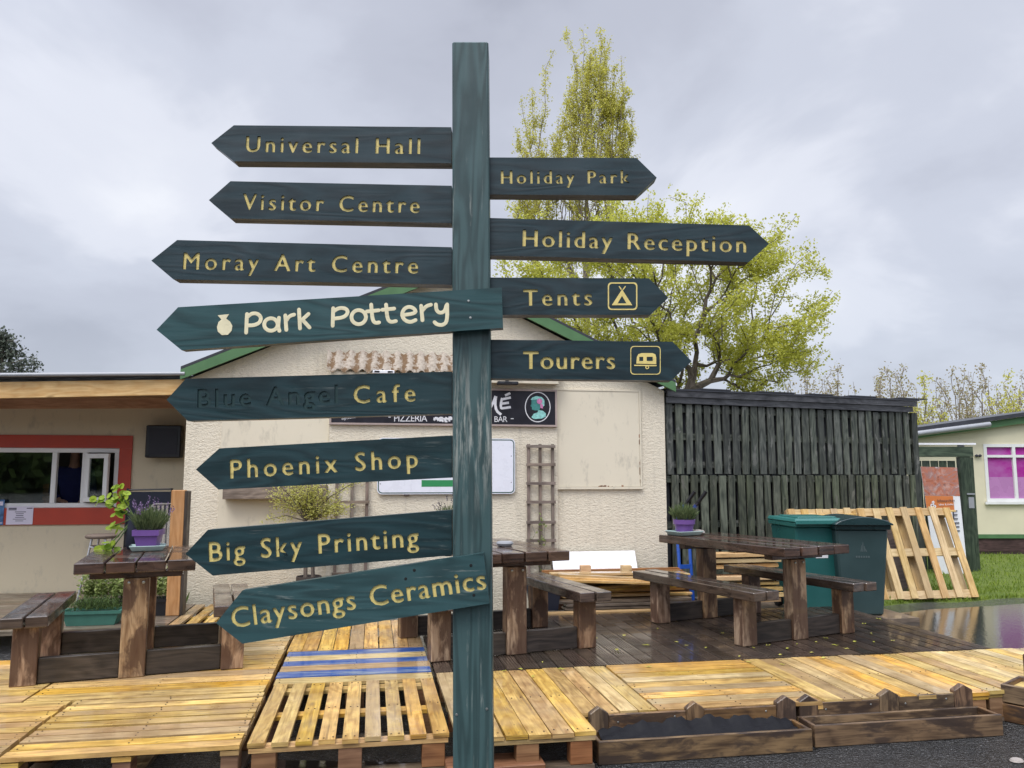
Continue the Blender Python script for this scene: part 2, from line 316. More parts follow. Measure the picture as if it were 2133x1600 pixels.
def photo_print():      # an unreadable warm photograph on the banner
    m = M('banner_picture', 0.4, 0.3); v = m.coord('Object', (1, 1, 1.2))
    n = m.noise(v, 4.2, 5, 0.6, 1.5); n2 = m.noise(v, 9, 4, 0.6, 0.5)
    c = m.ramp(n, [(0.3, (0.14, 0.045, 0.035)), (0.45, (0.48, 0.17, 0.10)), (0.55, (0.34, 0.19, 0.17)), (0.7, (0.75, 0.62, 0.60))])
    m.col(m.mix(m.ramp(n2, [(0.5, 0.0), (0.65, 0.5)]), c, (0.62, 0.45, 0.40))); return m.m
MAT['picture'] = photo_print()
def leaf_mat(name, c1, c2, trans=0.45):
    m = M(name, 0.5, 0.35); r = m.attr('rnd')
    col = m.ramp(r, [(0.0, c1), (1.0, c2)]); m.col(col)
    tr = m.n('ShaderNodeBsdfTranslucent'); m.t.links.new(col, tr.inputs[0])
    mx = m.n('ShaderNodeMixShader'); mx.inputs[0].default_value = trans
    m.t.links.new(m.b.outputs[0], mx.inputs[1]); m.t.links.new(tr.outputs[0], mx.inputs[2]); m.t.links.new(mx.outputs[0], m.out.inputs[0]); return m.m
MAT['maple'] = leaf_mat('spring_maple_leaves', (0.38, 0.40, 0.045), (0.72, 0.71, 0.15), 0.58)
MAT['poplar'] = leaf_mat('young_poplar_leaves', (0.44, 0.43, 0.07), (0.74, 0.70, 0.18), 0.6)
MAT['birch'] = leaf_mat('sparse_birch_leaves', (0.30, 0.22, 0.14), (0.40, 0.38, 0.16), 0.45)
MAT['conifer'] = leaf_mat('pine_needles', (0.05, 0.065, 0.045), (0.12, 0.14, 0.10), 0.25)
MAT['herb'] = leaf_mat('herb_leaves', (0.045, 0.09, 0.025), (0.12, 0.18, 0.045), 0.3)
MAT['lav'] = leaf_mat('lavender_leaves', (0.07, 0.11, 0.045), (0.18, 0.22, 0.09), 0.3)
MAT['lavflower'] = leaf_mat('lavender_flowers', (0.12, 0.07, 0.16), (0.25, 0.17, 0.30), 0.2)
MAT['lavdark'] = leaf_mat('lavender_buds', (0.04, 0.035, 0.05), (0.10, 0.08, 0.12), 0.2)
MAT['paleyellow'] = leaf_mat('pale_yellow_leaves', (0.38, 0.38, 0.08), (0.62, 0.60, 0.20), 0.5)
MAT['lime'] = leaf_mat('lime_leaves', (0.16, 0.26, 0.012), (0.36, 0.48, 0.05), 0.4)
MAT['paleherb'] = leaf_mat('pale_herb_leaves', (0.17, 0.23, 0.06), (0.36, 0.42, 0.15), 0.4)
MAT['bark'] = wood('bark', (0.07, 0.058, 0.045), (0.18, 0.15, 0.12), 0.85, 0, 0.1, 0)
MAT['bark_pale'] = wood('pale_bark', (0.18, 0.15, 0.12), (0.36, 0.30, 0.25), 0.85, 0, 0.1, 0)
MAT['litter'] = leaf_mat('fallen_leaf', (0.36, 0.36, 0.05), (0.55, 0.50, 0.12), 0.2)
def glass(name, tint=(0.9, 0.95, 0.93)):
    m = M(name, 0.02, 0.5); t = m.n('ShaderNodeBsdfTransparent'); t.inputs[0].default_value = (*tint, 1)
    g = m.n('ShaderNodeBsdfGlossy'); g.inputs['Roughness'].default_value = 0.01
    fr = m.n('ShaderNodeFresnel'); fr.inputs[0].default_value = 1.7
    mx = m.n('ShaderNodeMixShader'); m.t.links.new(m.math('ADD', fr.outputs[0], 0.10), mx.inputs[0])
    m.t.links.new(t.outputs[0], mx.inputs[1]); m.t.links.new(g.outputs[0], mx.inputs[2]); m.t.links.new(mx.outputs[0], m.out.inputs[0]); return m.m
MAT['glass'] = glass('window_glass')
def blind():
    m = M('magenta_pane', 0.12, 0.5); n = m.noise(m.coord('World', (1, 1, 1.6)), 1.6, 4, 0.6); m.col(m.ramp(n, [(0.4, (0.36, 0.03, 0.27)), (0.6, (0.40, 0.12, 0.36))])); m.coat(0.5, 0.02); return m.m
MAT['magenta'] = blind()
MAT['lilac'] = plain('lilac_film', (0.43, 0.20, 0.41), 0.25, 0.5, 0.08, 2)
def lamp_mat():
    m = M('tube_light'); m.b.inputs['Emission Color'].default_value = (0.95, 0.97, 1, 1); m.b.inputs['Emission Strength'].default_value = 3.0; return m.m
MAT['tube'] = lamp_mat()
def tarmac():
    m = M('wet_tarmac', 0.3, 0.6); w = m.coord('World')
    n = m.noise(w, 90, 3, 0.7); big = m.noise(w, 0.9, 5, 0.6); v = m.vor(w, 62); pud = m.noise(w, 9, 3, 0.6)
    c = m.ramp(n, [(0.3, (0.016, 0.015, 0.015)), (0.7, (0.06, 0.056, 0.052))])
    c = m.mix(m.ramp(v, [(0.15, 0.7), (0.32, 0.0)]), c, (0.15, 0.14, 0.125))
    painted_glints = m.math('MULTIPLY', m.ramp(m.noise(w, 55, 3, 0.75), [(0.56, 0.0), (0.62, 1.0)]), m.ramp(m.noise(w, 5, 4, 0.6), [(0.42, 0.25), (0.58, 1.0)]))  # pale specks painted into the colour as bright wet glints on the tarmac
    c = m.mix(m.ramp(big, [(0.4, 0.4), (0.6, 0.0)]), c, (0.018, 0.016, 0.014)); m.col(m.mix(painted_glints, c, (0.30, 0.29, 0.28)))
    sp_ = m.noise(w, 40, 4, 0.7); m.rough(m.ramp(big, [(0.42, 0.10), (0.62, 0.22)])); m.coat(m.ramp(pud, [(0.36, 0.5), (0.5, 1.0)]), 0.04); m.b.inputs['Coat IOR'].default_value = 1.9
    h = m.math('ADD', m.math('MULTIPLY', n, 0.6), m.math('ADD', m.math('MULTIPLY', v, -0.8), m.math('MULTIPLY', sp_, 1.6))); m.bump(h, 1.0, 0.045, None, True); return m.m
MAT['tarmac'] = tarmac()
def water():
    m = M('puddle_water', 0.05, 0.6); w = m.coord('World'); m.col((0.022, 0.02, 0.019))
    n = m.noise(m.coord('World', (1, 1, 1)), 26, 3, 0.6); m.b.inputs['IOR'].default_value = 1.6; m.b.inputs['Specular IOR Level'].default_value = 1.0; m.bump(n, 0.22, 0.006); return m.m
MAT['water'] = water()
def lawn():
    m = M('lawn_ground', 0.9, 0.2); w = m.coord('World'); n = m.noise(w, 3, 5, 0.7); n2 = m.noise(w, 60, 3)
    m.col(m.mix(m.ramp(n2, [(0.35, 0.0), (0.65, 0.6)]), m.ramp(n, [(0.3, (0.08, 0.13, 0.025)), (0.7, (0.17, 0.22, 0.04))]), (0.06, 0.07, 0.02))); m.bump(n2, 0.5, 0.02); return m.m
MAT['lawn'] = lawn()
MAT['grass'] = leaf_mat('grass_blades', (0.11, 0.18, 0.02), (0.27, 0.35, 0.05), 0.35)

# ------------------------------------------------------------------ mesh builder and object tree
FRM = {}
class MB:
    def __init__(s): s.v = []; s.f = []; s.uv = []; s.r = []
    def add(s, vs, fs, uvs=None, rnd=0.5):
        o = len(s.v); s.v.extend([tuple(v) for v in vs])
        for k, f in enumerate(fs):
            s.f.append(tuple(i + o for i in f)); s.r.append(rnd)
            s.uv.append(uvs[k] if uvs else [(0.0, 0.0)] * len(f))
    def hexa(s, o, ex, ey, ez, rnd=None, grain=None):
        """box from corner o with edge vectors ex, ey, ez; grain runs along the longest edge"""
        rnd = rng.random() if rnd is None else rnd
        o, ex, ey, ez = Vector(o), Vector(ex), Vector(ey), Vector(ez)
        E = [ex, ey, ez]; L = [e.length for e in E]
        if ex.cross(ey).dot(ez) < 0: o = o + ez; ez = -ez; E[2] = ez
        g = L.index(max(L)) if grain is None else grain
        P = lambda a, b, c: o + ex * a + ey * b + ez * c
        vs = [P(0,0,0), P(1,0,0), P(1,1,0), P(0,1,0), P(0,0,1), P(1,0,1), P(1,1,1), P(0,1,1)]
        cr = [(0,0,0),(1,0,0),(1,1,0),(0,1,0),(0,0,1),(1,0,1),(1,1,1),(0,1,1)]
        fs = [(0,3,2,1), (4,5,6,7), (0,1,5,4), (2,3,7,6), (1,2,6,5), (0,4,7,3)]
        ax = [2, 2, 1, 1, 0, 0]; ou, ov = rnd * 97.3, rnd * 41.7; uvs = []
        for f, a in zip(fs, ax):
            oth = [i for i in range(3) if i != a]
            if a == g: iu, iv = oth
            else: iu = g; iv = [i for i in oth if i != g][0]
            uvs.append([(cr[i][iu] * L[iu] + ou + (3.1 if a == g else 0), cr[i][iv] * L[iv] + ov + a * 0.37) for i in f])
        s.add(vs, fs, uvs, rnd)
    def box(s, fr, u0, u1, v0, v1, z0, z1, rnd=None, grain=None):
        o = fr(u0, v0, z0); s.hexa(o, fr(u1, v0, z0) - o, fr(u0, v1, z0) - o, fr(u0, v0, z1) - o, rnd, grain)
    def beam(s, p0, p1, w, h, up=(0, 0, 1), rnd=None):
        """beam with centre line p0-p1, h along up, w sideways"""
        p0, p1 = Vector(p0), Vector(p1); d = p1 - p0; up = Vector(up); side = d.cross(up).normalized(); upn = side.cross(d).normalized()
        s.hexa(p0 - side * w / 2 - upn * h / 2, d, side * w, upn * h, rnd, 0)
    def prism(s, pts, ext, rnd=None):
        """pts: planar polygon in 3D (a list of Vectors); ext: extrusion vector"""
        rnd = rng.random() if rnd is None else rnd
        pts = [Vector(p) for p in pts]; ext = Vector(ext); n = len(pts)
        nrm = sum(((pts[i] - pts[0]).cross(pts[(i + 1) % n] - pts[0]) for i in range(n)), Vector())
        if nrm.dot(ext) > 0: pts = pts[::-1]
        d = max((pts[(i + 1) % n] - pts[i] for i in range(n)), key=lambda e: e.length).normalized(); e2 = d.cross(ext.normalized())
        q = lambda p: ((p - pts[0]).dot(d) + rnd * 97.3, (p - pts[0]).dot(e2) + rnd * 41.7)
        vs = pts + [p + ext for p in pts]
        fs = [tuple(range(n)), tuple(range(2 * n - 1, n - 1, -1))]; uvs = [[q(p) for p in pts], [q(p) for p in pts[::-1]]]
        for i in range(n):
            j = (i + 1) % n; fs.append((j, i, n + i, n + j)); a, b = q(pts[i]), q(pts[j]); h = ext.length
            uvs.append([b, a, (a[0], a[1] + h), (b[0], b[1] + h)])
        s.add(vs, fs, uvs, rnd)
    def tube(s, pts, rad, n=8, cap=True, rnd=None, flat=None):
        rnd = rng.random() if rnd is None else rnd
        pts = [Vector(p) for p in pts]; rad = [rad] * len(pts) if isinstance(rad, (int, float)) else rad
        vs, fs, uvs = [], [], []; ref = Vector((0, 0, 1)); ln = 0.0; prev = None
        for i, p in enumerate(pts):
            d = (pts[min(i + 1, len(pts) - 1)] - pts[max(i - 1, 0)]).normalized()
            a = ref - d * ref.dot(d) if prev is None else prev - d * prev.dot(d)
            if a.length < 0.05: a = Vector((1, 0, 0)) - d * d.x
            a.normalize(); prev = a; b = d.cross(a)
            for k in range(n):
                t = 2 * math.pi * k / n; off = (a * math.cos(t) + b * math.sin(t)) * rad[i]
                if flat is not None: off = off - flat * off.dot(flat) * 0.96
                vs.append(p + off)
        for i in range(len(pts) - 1):
            L = (pts[i + 1] - pts[i]).length
            for k in range(n):
                k2 = (k + 1) % n; fs.append((i * n + k, i * n + k2, (i + 1) * n + k2, (i + 1) * n + k))
                c0, c1 = k / n * 0.2 + rnd * 9, (k + 1) / n * 0.2 + rnd * 9; uvs.append([(ln, c0), (ln, c1), (ln + L, c1), (ln + L, c0)])
            ln += L
        if cap:
            fs.append(tuple(range(n - 1, -1, -1))); uvs.append([(0, 0)] * n); o = (len(pts) - 1) * n; fs.append(tuple(range(o, o + n))); uvs.append([(0, 0)] * n)
        s.add(vs, fs, uvs, rnd)
    def lathe(s, c, prof, n=24, sq=0.0, rot=0.0, axis=None, sx=1.0, rnd=0.5):
        """profile [(r, z)] turned round c; sq>0 squares it"""
        vs, fs = [], []; c = Vector(c)
        for r, z in prof:
            for k in range(n):
                t = 2 * math.pi * k / n; x, y = math.cos(t), math.sin(t)
                if sq: m = max(abs(x), abs(y)); x, y = x * (1 - sq + sq / m), y * (1 - sq + sq / m)
                x *= sx; X = x * math.cos(rot) - y * math.sin(rot); Y = x * math.sin(rot) + y * math.cos(rot)
                if axis is None: vs.append(c + Vector((r * X, r * Y, z)))
                else: vs.append(c + axis[0] * (r * X) + axis[1] * (r * Y) + axis[2] * z)
        for i in range(len(prof) - 1):
            for k in range(n):
                k2 = (k + 1) % n; fs.append((i * n + k, i * n + k2, (i + 1) * n + k2, (i + 1) * n + k))
        fs.append(tuple(range(n - 1, -1, -1))); o = (len(prof) - 1) * n; fs.append(tuple(range(o, o + n))); s.add(vs, fs, None, rnd)
    def leaf(s, p, d, nrm, l, w, rnd=None):
        p, d = Vector(p), Vector(d).normalized(); sd = d.cross(Vector(nrm)); sd = sd.normalized() if sd.length > 1e-4 else Vector((1, 0, 0))
        s.add([p, p + d * l * 0.5 + sd * w * 0.5, p + d * l, p + d * l * 0.5 - sd * w * 0.5], [(0, 1, 2, 3)], None, rng.random() if rnd is None else rnd)
    def build(s, name, mat, parent=None, smooth=False, bevel=0.0, label=None, loc=None, rz=0.0):
        me = bpy.data.meshes.new(name)
        if parent is not None:
            top = parent
            while top.parent is not None: top = top.parent
            lo, rz_ = FRM[top]
        else:
            a = np.array(s.v); lo = Vector(loc) if loc is not None else Vector(((a[:, 0].min() + a[:, 0].max()) / 2, (a[:, 1].min() + a[:, 1].max()) / 2, a[:, 2].min())); rz_ = rz
        a = np.array(s.v) - np.array(lo); c, sn = math.cos(-rz_), math.sin(-rz_)
        b = np.stack([a[:, 0] * c - a[:, 1] * sn, a[:, 0] * sn + a[:, 1] * c, a[:, 2]], 1)
        me.from_pydata(b.tolist(), [], s.f)
        ul = me.uv_layers.new(name='UVMap'); ul.data.foreach_set('uv', np.array([x for f in s.uv for x in f], dtype=np.float32).ravel())
        at = me.attributes.new('rnd', 'FLOAT', 'FACE'); at.data.foreach_set('value', np.array(s.r, dtype=np.float32))
        if smooth: me.polygons.foreach_set('use_smooth', [True] * len(me.polygons))
        me.materials.append(MAT[mat] if isinstance(mat, str) else mat); me.update()
        o = bpy.data.objects.new(name, me); C.objects.link(o)
        if parent is not None: o.parent = parent
        else: o.location = lo; o.rotation_euler = (0, 0, rz_); FRM[o] = (lo, rz_)
        if bevel:
            bm = o.modifiers.new('bevel', 'BEVEL'); bm.width = bevel; bm.segments = 1; bm.limit_method = 'ANGLE'; bm.angle_limit = R(40)
        if smooth: me.set_sharp_from_angle(angle=R(50))
        if label: o['label'] = label
        return o
def thing(name, label, cat, loc, rz=0.0, group=None):
    o = bpy.data.objects.new(name, None); C.objects.link(o); o.location = loc; o.rotation_euler = (0, 0, rz)
    o.empty_display_size = 0.1; FRM[o] = (Vector(loc), rz); o['label'] = label; o['category'] = cat
    if group: o['group'] = group
    return o
def tag(o, label, cat, group=None):
    o['label'] = label; o['category'] = cat
    if group: o['group'] = group
    return o
def struct(o): o['kind'] = 'structure'; return o
def stuff(o): o['kind'] = 'stuff'; return o
def dup(root, loc, rz, label=None, group=None):
    r = root.copy(); C.objects.link(r); r.location = loc; r.rotation_euler = (0, 0, rz); FRM[r] = (Vector(loc), rz)
    if label: r['label'] = label
    if group: r['group'] = group
    def kids(a, b):
        for ch in list(a.children):
            c = ch.copy(); C.objects.link(c); c.parent = b; kids(ch, c)
    kids(root, r); return r

# text: glyph outlines as splines, fitted to a baseline in the X-Z plane
def glyphs(body, ratio):
    """splines of a text, letter spacing chosen so that width / cap height is about ratio"""
    best = None
    for sp in (0.9, 1.0, 1.1, 1.2, 1.3, 1.4, 1.5):
        cu = bpy.data.curves.new('t', 'FONT'); cu.body = body; cu.space_character = sp; cu.space_word = 1.25
        o = bpy.data.objects.new('t', cu); C.objects.link(o); dg = bpy.context.evaluated_depsgraph_get()
        c = o.evaluated_get(dg).to_curve(dg)
        S = [[(b.co.xy.copy(), b.handle_left.xy.copy(), b.handle_right.xy.copy()) for b in s.bezier_points] for s in c.splines]
        o.evaluated_get(dg).to_curve_clear(); bpy.data.objects.remove(o); bpy.data.curves.remove(cu)
        xs = [b[0].x for s in S for b in s]; w = max(xs) - min(xs)
        err = abs(w / 0.70 - ratio)
        if best is None or err < best[0]: best = (err, S, min(xs), w)
    return best[1:]
def text_splines(body, p0, p1, cap, bold=0.0):
    """p0, p1: baseline ends as 2D (x, z) points; cap: cap height"""
    p0, p1 = Vector(p0), Vector(p1); d = p1 - p0; L = d.length; ux = d / L; uy = Vector((-ux.y, ux.x))
    S, x0, w = glyphs(body, L / cap); sx = L / w; sy = cap / 0.70
    f = lambda q: p0 + ux * ((q.x - x0) * sx) + uy * (q.y * sy)
    out = [[tuple(f(q) for q in b) for b in s] for s in S]
    return [thicken(s, bold * cap) for s in out]
def crosses(P):
    n = len(P); cr = lambda a, b, c: (b.x - a.x) * (c.y - a.y) - (b.y - a.y) * (c.x - a.x)
    for i in range(n):
        a, b = P[i], P[(i + 1) % n]
        for j in range(i + 2, n):
            if i == 0 and j == n - 1: continue
            c, d = P[j], P[(j + 1) % n]
            if cr(a, b, c) * cr(a, b, d) < 0 and cr(c, d, a) * cr(c, d, b) < 0: return True
    return False
def thicken(s, d):
    t = []                                   # the font doubles some points: weld them first
    for q in s:
        if t and (q[0] - t[-1][0]).length < 6e-4: t[-1] = (t[-1][0], t[-1][1], q[2])
        else: t.append(q)
    s = t
    def flat(q): return [p for i in range(len(q)) for p in (q[i][0], (q[i][0] + 3 * q[i][2] + 3 * q[(i + 1) % len(q)][1] + q[(i + 1) % len(q)][0]) / 8)]
    for k in (1.0, .75, .5, .3):
        r = embolden(s, d * k)
        if not crosses(flat(r)): return r
    return s
def embolden(s, d):
    """push an outline outwards (holes inwards) by d; the font's outlines all keep the ink on the same side"""
    if not d: return s
    res = []; n = len(s)
    for i, (co, hl, hr) in enumerate(s):
        a = co - hl if (co - hl).length > 1e-6 else co - s[i - 1][0]; b = hr - co if (hr - co).length > 1e-6 else s[(i + 1) % n][0] - co
        a = a.normalized(); b = b.normalized(); na = Vector((-a.y, a.x)); nb = Vector((-b.y, b.x)); m = na + nb
        m = m / max(m.length_squared / 2, 1.2 if a.x * b.y - a.y * b.x > 0 else 0.07) * -d
        res.append((co + m, hl + m, hr + m))
    return res
def word_groups(sps, gap):
    """split splines into words at wide gaps along x"""
    iv = sorted([(min(b[0].x for b in s), max(b[0].x for b in s), s) for s in sps], key=lambda t: t[0]); out = []; end = None
    for a, b, s in iv:
        if end is None or a - end > gap: out.append([])
        out[-1].append(s); end = b if end is None else max(end, b)
    return out
def fill_curve(splines, polys, e, res=3):
    """filled 2D shape (even-odd) with extrusion e -> verts, faces"""
    cu = bpy.data.curves.new('c', 'CURVE'); cu.dimensions = '2D'; cu.fill_mode = 'BOTH'; cu.extrude = e; cu.resolution_u = res
    for pl in polys:
        sp = cu.splines.new('POLY'); sp.points.add(len(pl) - 1); sp.use_cyclic_u = True
        for q, p in zip(sp.points, pl): q.co = (p[0], p[1], 0, 1)
    for s in splines:
        sp = cu.splines.new('BEZIER'); sp.bezier_points.add(len(s) - 1); sp.use_cyclic_u = True
        for b, (co, hl, hr) in zip(sp.bezier_points, s):
            b.handle_left_type = b.handle_right_type = 'FREE'
            b.co = (co.x, co.y, 0); b.handle_left = (hl.x, hl.y, 0); b.handle_right = (hr.x, hr.y, 0)
    o = bpy.data.objects.new('c', cu); C.objects.link(o); dg = bpy.context.evaluated_depsgraph_get()
    me = o.evaluated_get(dg).to_mesh(); V = [v.co.copy() for v in me.vertices]; P = [tuple(p.vertices) for p in me.polygons]
    o.evaluated_get(dg).to_mesh_clear(); bpy.data.objects.remove(o); bpy.data.curves.remove(cu)
    return V, P
def board_fill(sps, P2, e):
    """board face with letter-shaped holes; the fill is checked by its area and retried with a hair of jitter"""
    area = lambda P: sum(P[i][0] * P[(i + 1) % len(P)][1] - P[(i + 1) % len(P)][0] * P[i][1] for i in range(len(P))) / 2
    def flat(q):
        out = []
        for i in range(len(q)):
            a, b = q[i], q[(i + 1) % len(q)]
            for k in range(6): t = k / 6; out.append(a[0] * (1 - t) ** 3 + a[2] * 3 * t * (1 - t) ** 2 + b[1] * 3 * t * t * (1 - t) + b[0] * t ** 3)
        return out
    want = abs(area(P2)) - abs(sum(area(flat(q)) for q in sps)); best = None
    for att in range(8):
        O = []
        for i in range(len(P2)):
            a, b = Vector(P2[i]), Vector(P2[(i + 1) % len(P2)]); n = max(1, int((b - a).length / (0.05 + 0.013 * att)))
            O += [a.lerp(b, k / n) for k in range(n)]
        j = 2e-5 * att; sj = [[tuple(p + d for p in b) for b in q for d in [Vector((rng.uniform(-j, j), rng.uniform(-j, j)))]] for q in sps]
        V, P = fill_curve(sj, [[(p.x, p.y) for p in O]], e)
        got = 0.0
        for p in P:
            if all(V[i].z > 0 for i in p): got += abs(area([V[i] for i in p]))
        err = abs(got - want) / want
        if best is None or err < best[0]: best = (err, V, P)
        if err < 0.004: break
    return best[1], best[2]
def add_flat(mb, VP, yc, fr=None):
    """put a filled curve into the X-Z plane at depth yc (or into a frame's u-z plane at depth v=yc)"""
    V, P = VP; vs = [Vector((v.x, yc - v.z, v.y)) if fr is None else fr(v.x, yc - v.z, v.y) for v in V]
    mb.add(vs, P, [[(V[i].x, V[i].y) for i in p] for p in P], 0.5)
def lettering(name, mat, parent, body, p0, p1, cap, yc, fr=None, e=0.001, label=None):
    mb = MB(); add_flat(mb, fill_curve(text_splines(body, p0, p1, cap), [], e), yc, fr); return mb.build(name, mat, parent, label=label)

# ================================================================== SETTING
def ground_poly(name, mat, pts, z):
    mb = MB(); mb.add([Vector((p[0], p[1], z)) for p in pts], [tuple(range(len(pts)))]); return struct(mb.build(name, mat))
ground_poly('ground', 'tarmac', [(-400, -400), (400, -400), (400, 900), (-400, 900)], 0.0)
# lawn round the huts, with a slightly wavy near edge
edge = [SITE(7.0 + 0.35 * i, -0.42 + 0.07 * math.sin(i * 1.7) + 0.05 * math.sin(i * 3.1) + 0.03 * i, 0) for i in range(18)]
lw = MB(); N = len(edge); far = [Vector((e.x + 12 + i * 2, e.y + 40, 0)) for i, e in enumerate(edge)]
vs = []
for i in range(N):
    vs += [edge[i], edge[i] + Vector((0.03, 0.12, 0.05)), far[i] + Vector((0, 0, 0.06))]
fs = []
for i in range(N - 1):
    a, b = i * 3, i * 3 + 3; fs += [(a, b, b + 1, a + 1), (a + 1, b + 1, b + 2, a + 2)]
lw.add(vs, fs); struct(lw.build('lawn', 'lawn', smooth=True))
gb = MB()
for _ in range(9000):
    t = rng.random(); s = rng.random() ** 2.0
    i = min(int(t * (N - 1)), N - 2); f = t * (N - 1) - i; e = edge[i].lerp(edge[i + 1], f)
    p = Vector((e.x + s * 2.2, e.y + s * 5.5, 0.0 if s < 0.02 else 0.045))
    gb.leaf(p, (rng.uniform(-.5, .5), rng.uniform(-.5, .5), 1), (rng.uniform(-1, 1), rng.uniform(-1, 1), 0.1), rng.uniform(0.03, 0.08), 0.012)
g = gb.build('grass', 'grass'); tag(g, 'short bright green grass growing on the lawn beside the puddle', 'grass'); stuff(g)
pud = [SITE(*q) for q in [(6.9, -3.35), (6.9, -2.2), (7.0, -1.45), (7.5, -0.98), (8.4, -0.72), (9.3, -0.62), (10.4, -0.45), (12.5, -0.3), (13.5, -1.2), (13.2, -2.4), (11.6, -3.0), (9.4, -3.4), (8.2, -3.9), (7.3, -3.6)]]
ground_poly('puddle', 'water', pud, 0.006)
ground_poly('puddle', 'water', [G(*q) for q in [(470, 1600), (560, 1585), (760, 1588), (900, 1590), (960, 1640), (800, 1750), (500, 1720)]], 0.005)

# ---- dark deck (fixed decking) -- boards run away from the camera
dk = MB(); u = 2.47; 
while u < 6.84:
    w = 0.118; r = rng.random()
    nn = 5
    dk.box(SITE, u, u + w, -3.46, -1.42, DZ - 0.034, DZ - 0.004, r, 1)
    for k in range(nn):      # reeded surface
        a = u + 0.008 + k * (w - 0.016) / nn
        dk.box(SITE, a, a + (w - 0.016) / nn * 0.6, -3.46, -1.42, DZ - 0.0045, DZ, r, 1)
    u += w + 0.007
dk.box(SITE, 2.47, 6.85, -3.44, -3.40, 0.01, DZ - 0.036); dk.box(SITE, 6.80, 6.845, -3.38, -1.42, 0.01, DZ - 0.036)
struct(dk.build('dark_deck', 'deck'))
gd = MB(); v = -1.38                     # grey decking along the cafe wall
while v < 1.05:
    gd.box(SITE, -5.0, -0.02 if v > -0.1 else 0.2, v, v + 0.12, DZ - 0.04, DZ - 0.002, None, 0); v += 0.128
struct(gd.build('grey_deck', 'greydeck'))
kb = MB(); kb.box(SITE, 2.6, 5.05, -1.41, -1.30, 0.0, DZ + 0.012); struct(kb.build('deck_edging', 'pine'))

# ---- pallets
def pallet(label, u0, u1, v0, v1, along, n, gap, mat='pine', ztop=DZ, mats=None, open_u=0.0, name='pallet', group='pallets laid as a platform'):
    c = ((u0 + u1) / 2, (v0 + v1) / 2); root = thing(name, label, 'pallet', SITE(c[0], c[1], 0), SITE.rz, group)
    th = 0.022; mb = {}
    span = (u1 - u0) if along == 'v' else (v1 - v0); w = (span - gap * (n - 1)) / n
    for i in range(n):
        a = i * (w + gap) + rng.uniform(-0.003, 0.003); m = (mats[i % len(mats)] if mats else mat)
        b = mb.setdefault(m, MB()); dz = rng.uniform(-0.004, 0.0015); e = rng.uniform(-0.008, 0.008)
        if along == 'v': b.box(SITE, u0 + a, u0 + a + w, v0 + e, v1 - rng.uniform(0, 0.008), ztop - th + dz, ztop + dz, None, 1)
        else: b.box(SITE, u0 + rng.uniform(0, 0.01), u1 - rng.uniform(0, 0.01), v0 + a, v0 + a + w, ztop - th + dz, ztop + dz, None, 0)
    for i in range(n):
        nb_ = mb[mats[i % len(mats)] if mats else mat]
        for f in (0.035, 0.5, 0.965):
            for g_ in (.25, .75):
                a = i * (w + gap) + w * g_ + rng.uniform(-.008, .008); bb = f + rng.uniform(-.008, .008)
                c_ = SITE(u0 + a, v0 + (v1 - v0) * bb, ztop - .0015) if along == 'v' else SITE(u0 + (u1 - u0) * bb, v0 + a, ztop - .0015); nb_.lathe(c_, [(.0045, 0), (.0045, .0022), (.001, .0026)], 6, rnd=2.0)
    for m, b in mb.items(): b.build('deck_boards' if m != 'blue' else 'painted_boards', m, root)
    zz = ztop - th - 0.005
    for k in range(3):
        f = (0.0, 0.5, 1.0)[k]; b = MB()
        if along == 'v':
            vv = v0 + 0.005 + f * (v1 - v0 - 0.10); b.box(SITE, u0 + 0.004, u1 - 0.004, vv, vv + 0.09, zz - 0.022, zz, None, 0)
        else:
            uu = u0 + 0.005 + f * (u1 - u0 - 0.10); b.box(SITE, uu, uu + 0.09, v0 + 0.004, v1 - 0.004, zz - 0.022, zz, None, 1)
        b.build('stringer', mat if mat != 'blue' else 'pine', root)
        for q in (0.0, 0.5, 1.0):
            b = MB()
            if along == 'v': uu = u0 + 0.02 + q * (u1 - u0 - 0.16); b.box(SITE, uu, uu + 0.12, vv + 0.003, vv + 0.087, 0.03, zz - 0.024, None, 0)
            else: vv = v0 + 0.012 + q * (v1 - v0 - 0.145); b.box(SITE, uu + 0.003, uu + 0.087, vv, vv + 0.12, 0.03, zz - 0.024, None, 1)
            if q == 0.5 and k == 1: continue
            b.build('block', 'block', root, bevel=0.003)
        b = MB()
        if along == 'v': b.box(SITE, u0 + 0.01, u1 - 0.01, vv + 0.0, vv + 0.09, 0.004, 0.028, None, 0)
        else: b.box(SITE, uu, uu + 0.09, v0 + 0.01, v1 - 0.01, 0.004, 0.028, None, 1)
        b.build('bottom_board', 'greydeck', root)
    return root
pallet('wide-gapped yellow pallet of lengthwise slats, in front of the blue striped boards', 1.42, 2.44, -4.76, -3.60, 'v', 9, 0.034)
pallet('yellow pallet with narrow gaps between its crosswise slats, left of the wide-gapped pallet', 0.27, 1.385, -4.77, -3.76, 'u', 9, 0.026)
pallet('close-boarded wet yellow pallet at the bottom left corner of the photo', -0.95, 0.255, -4.77, -3.76, 'u', 10, 0.010)
pallet('close-boarded yellow pallet under the front beam of the left picnic table', -0.02, 1.375, -3.75, -2.55, 'u', 8, 0.009)
pallet('close-boarded yellow pallet under the left bench of the left picnic table', -1.55, -0.03, -3.75, -2.55, 'u', 8, 0.009)
pallet('yellow pallet of plain boards behind the left picnic table beam', -0.30, 1.37, -2.54, -1.42, 'u', 7, 0.012, 'pine_pale')
pallet('small slatted yellow pallet lying by the corner of the cream hut', 0.22, 1.30, -1.41, -0.16, 'v', 8, 0.05)
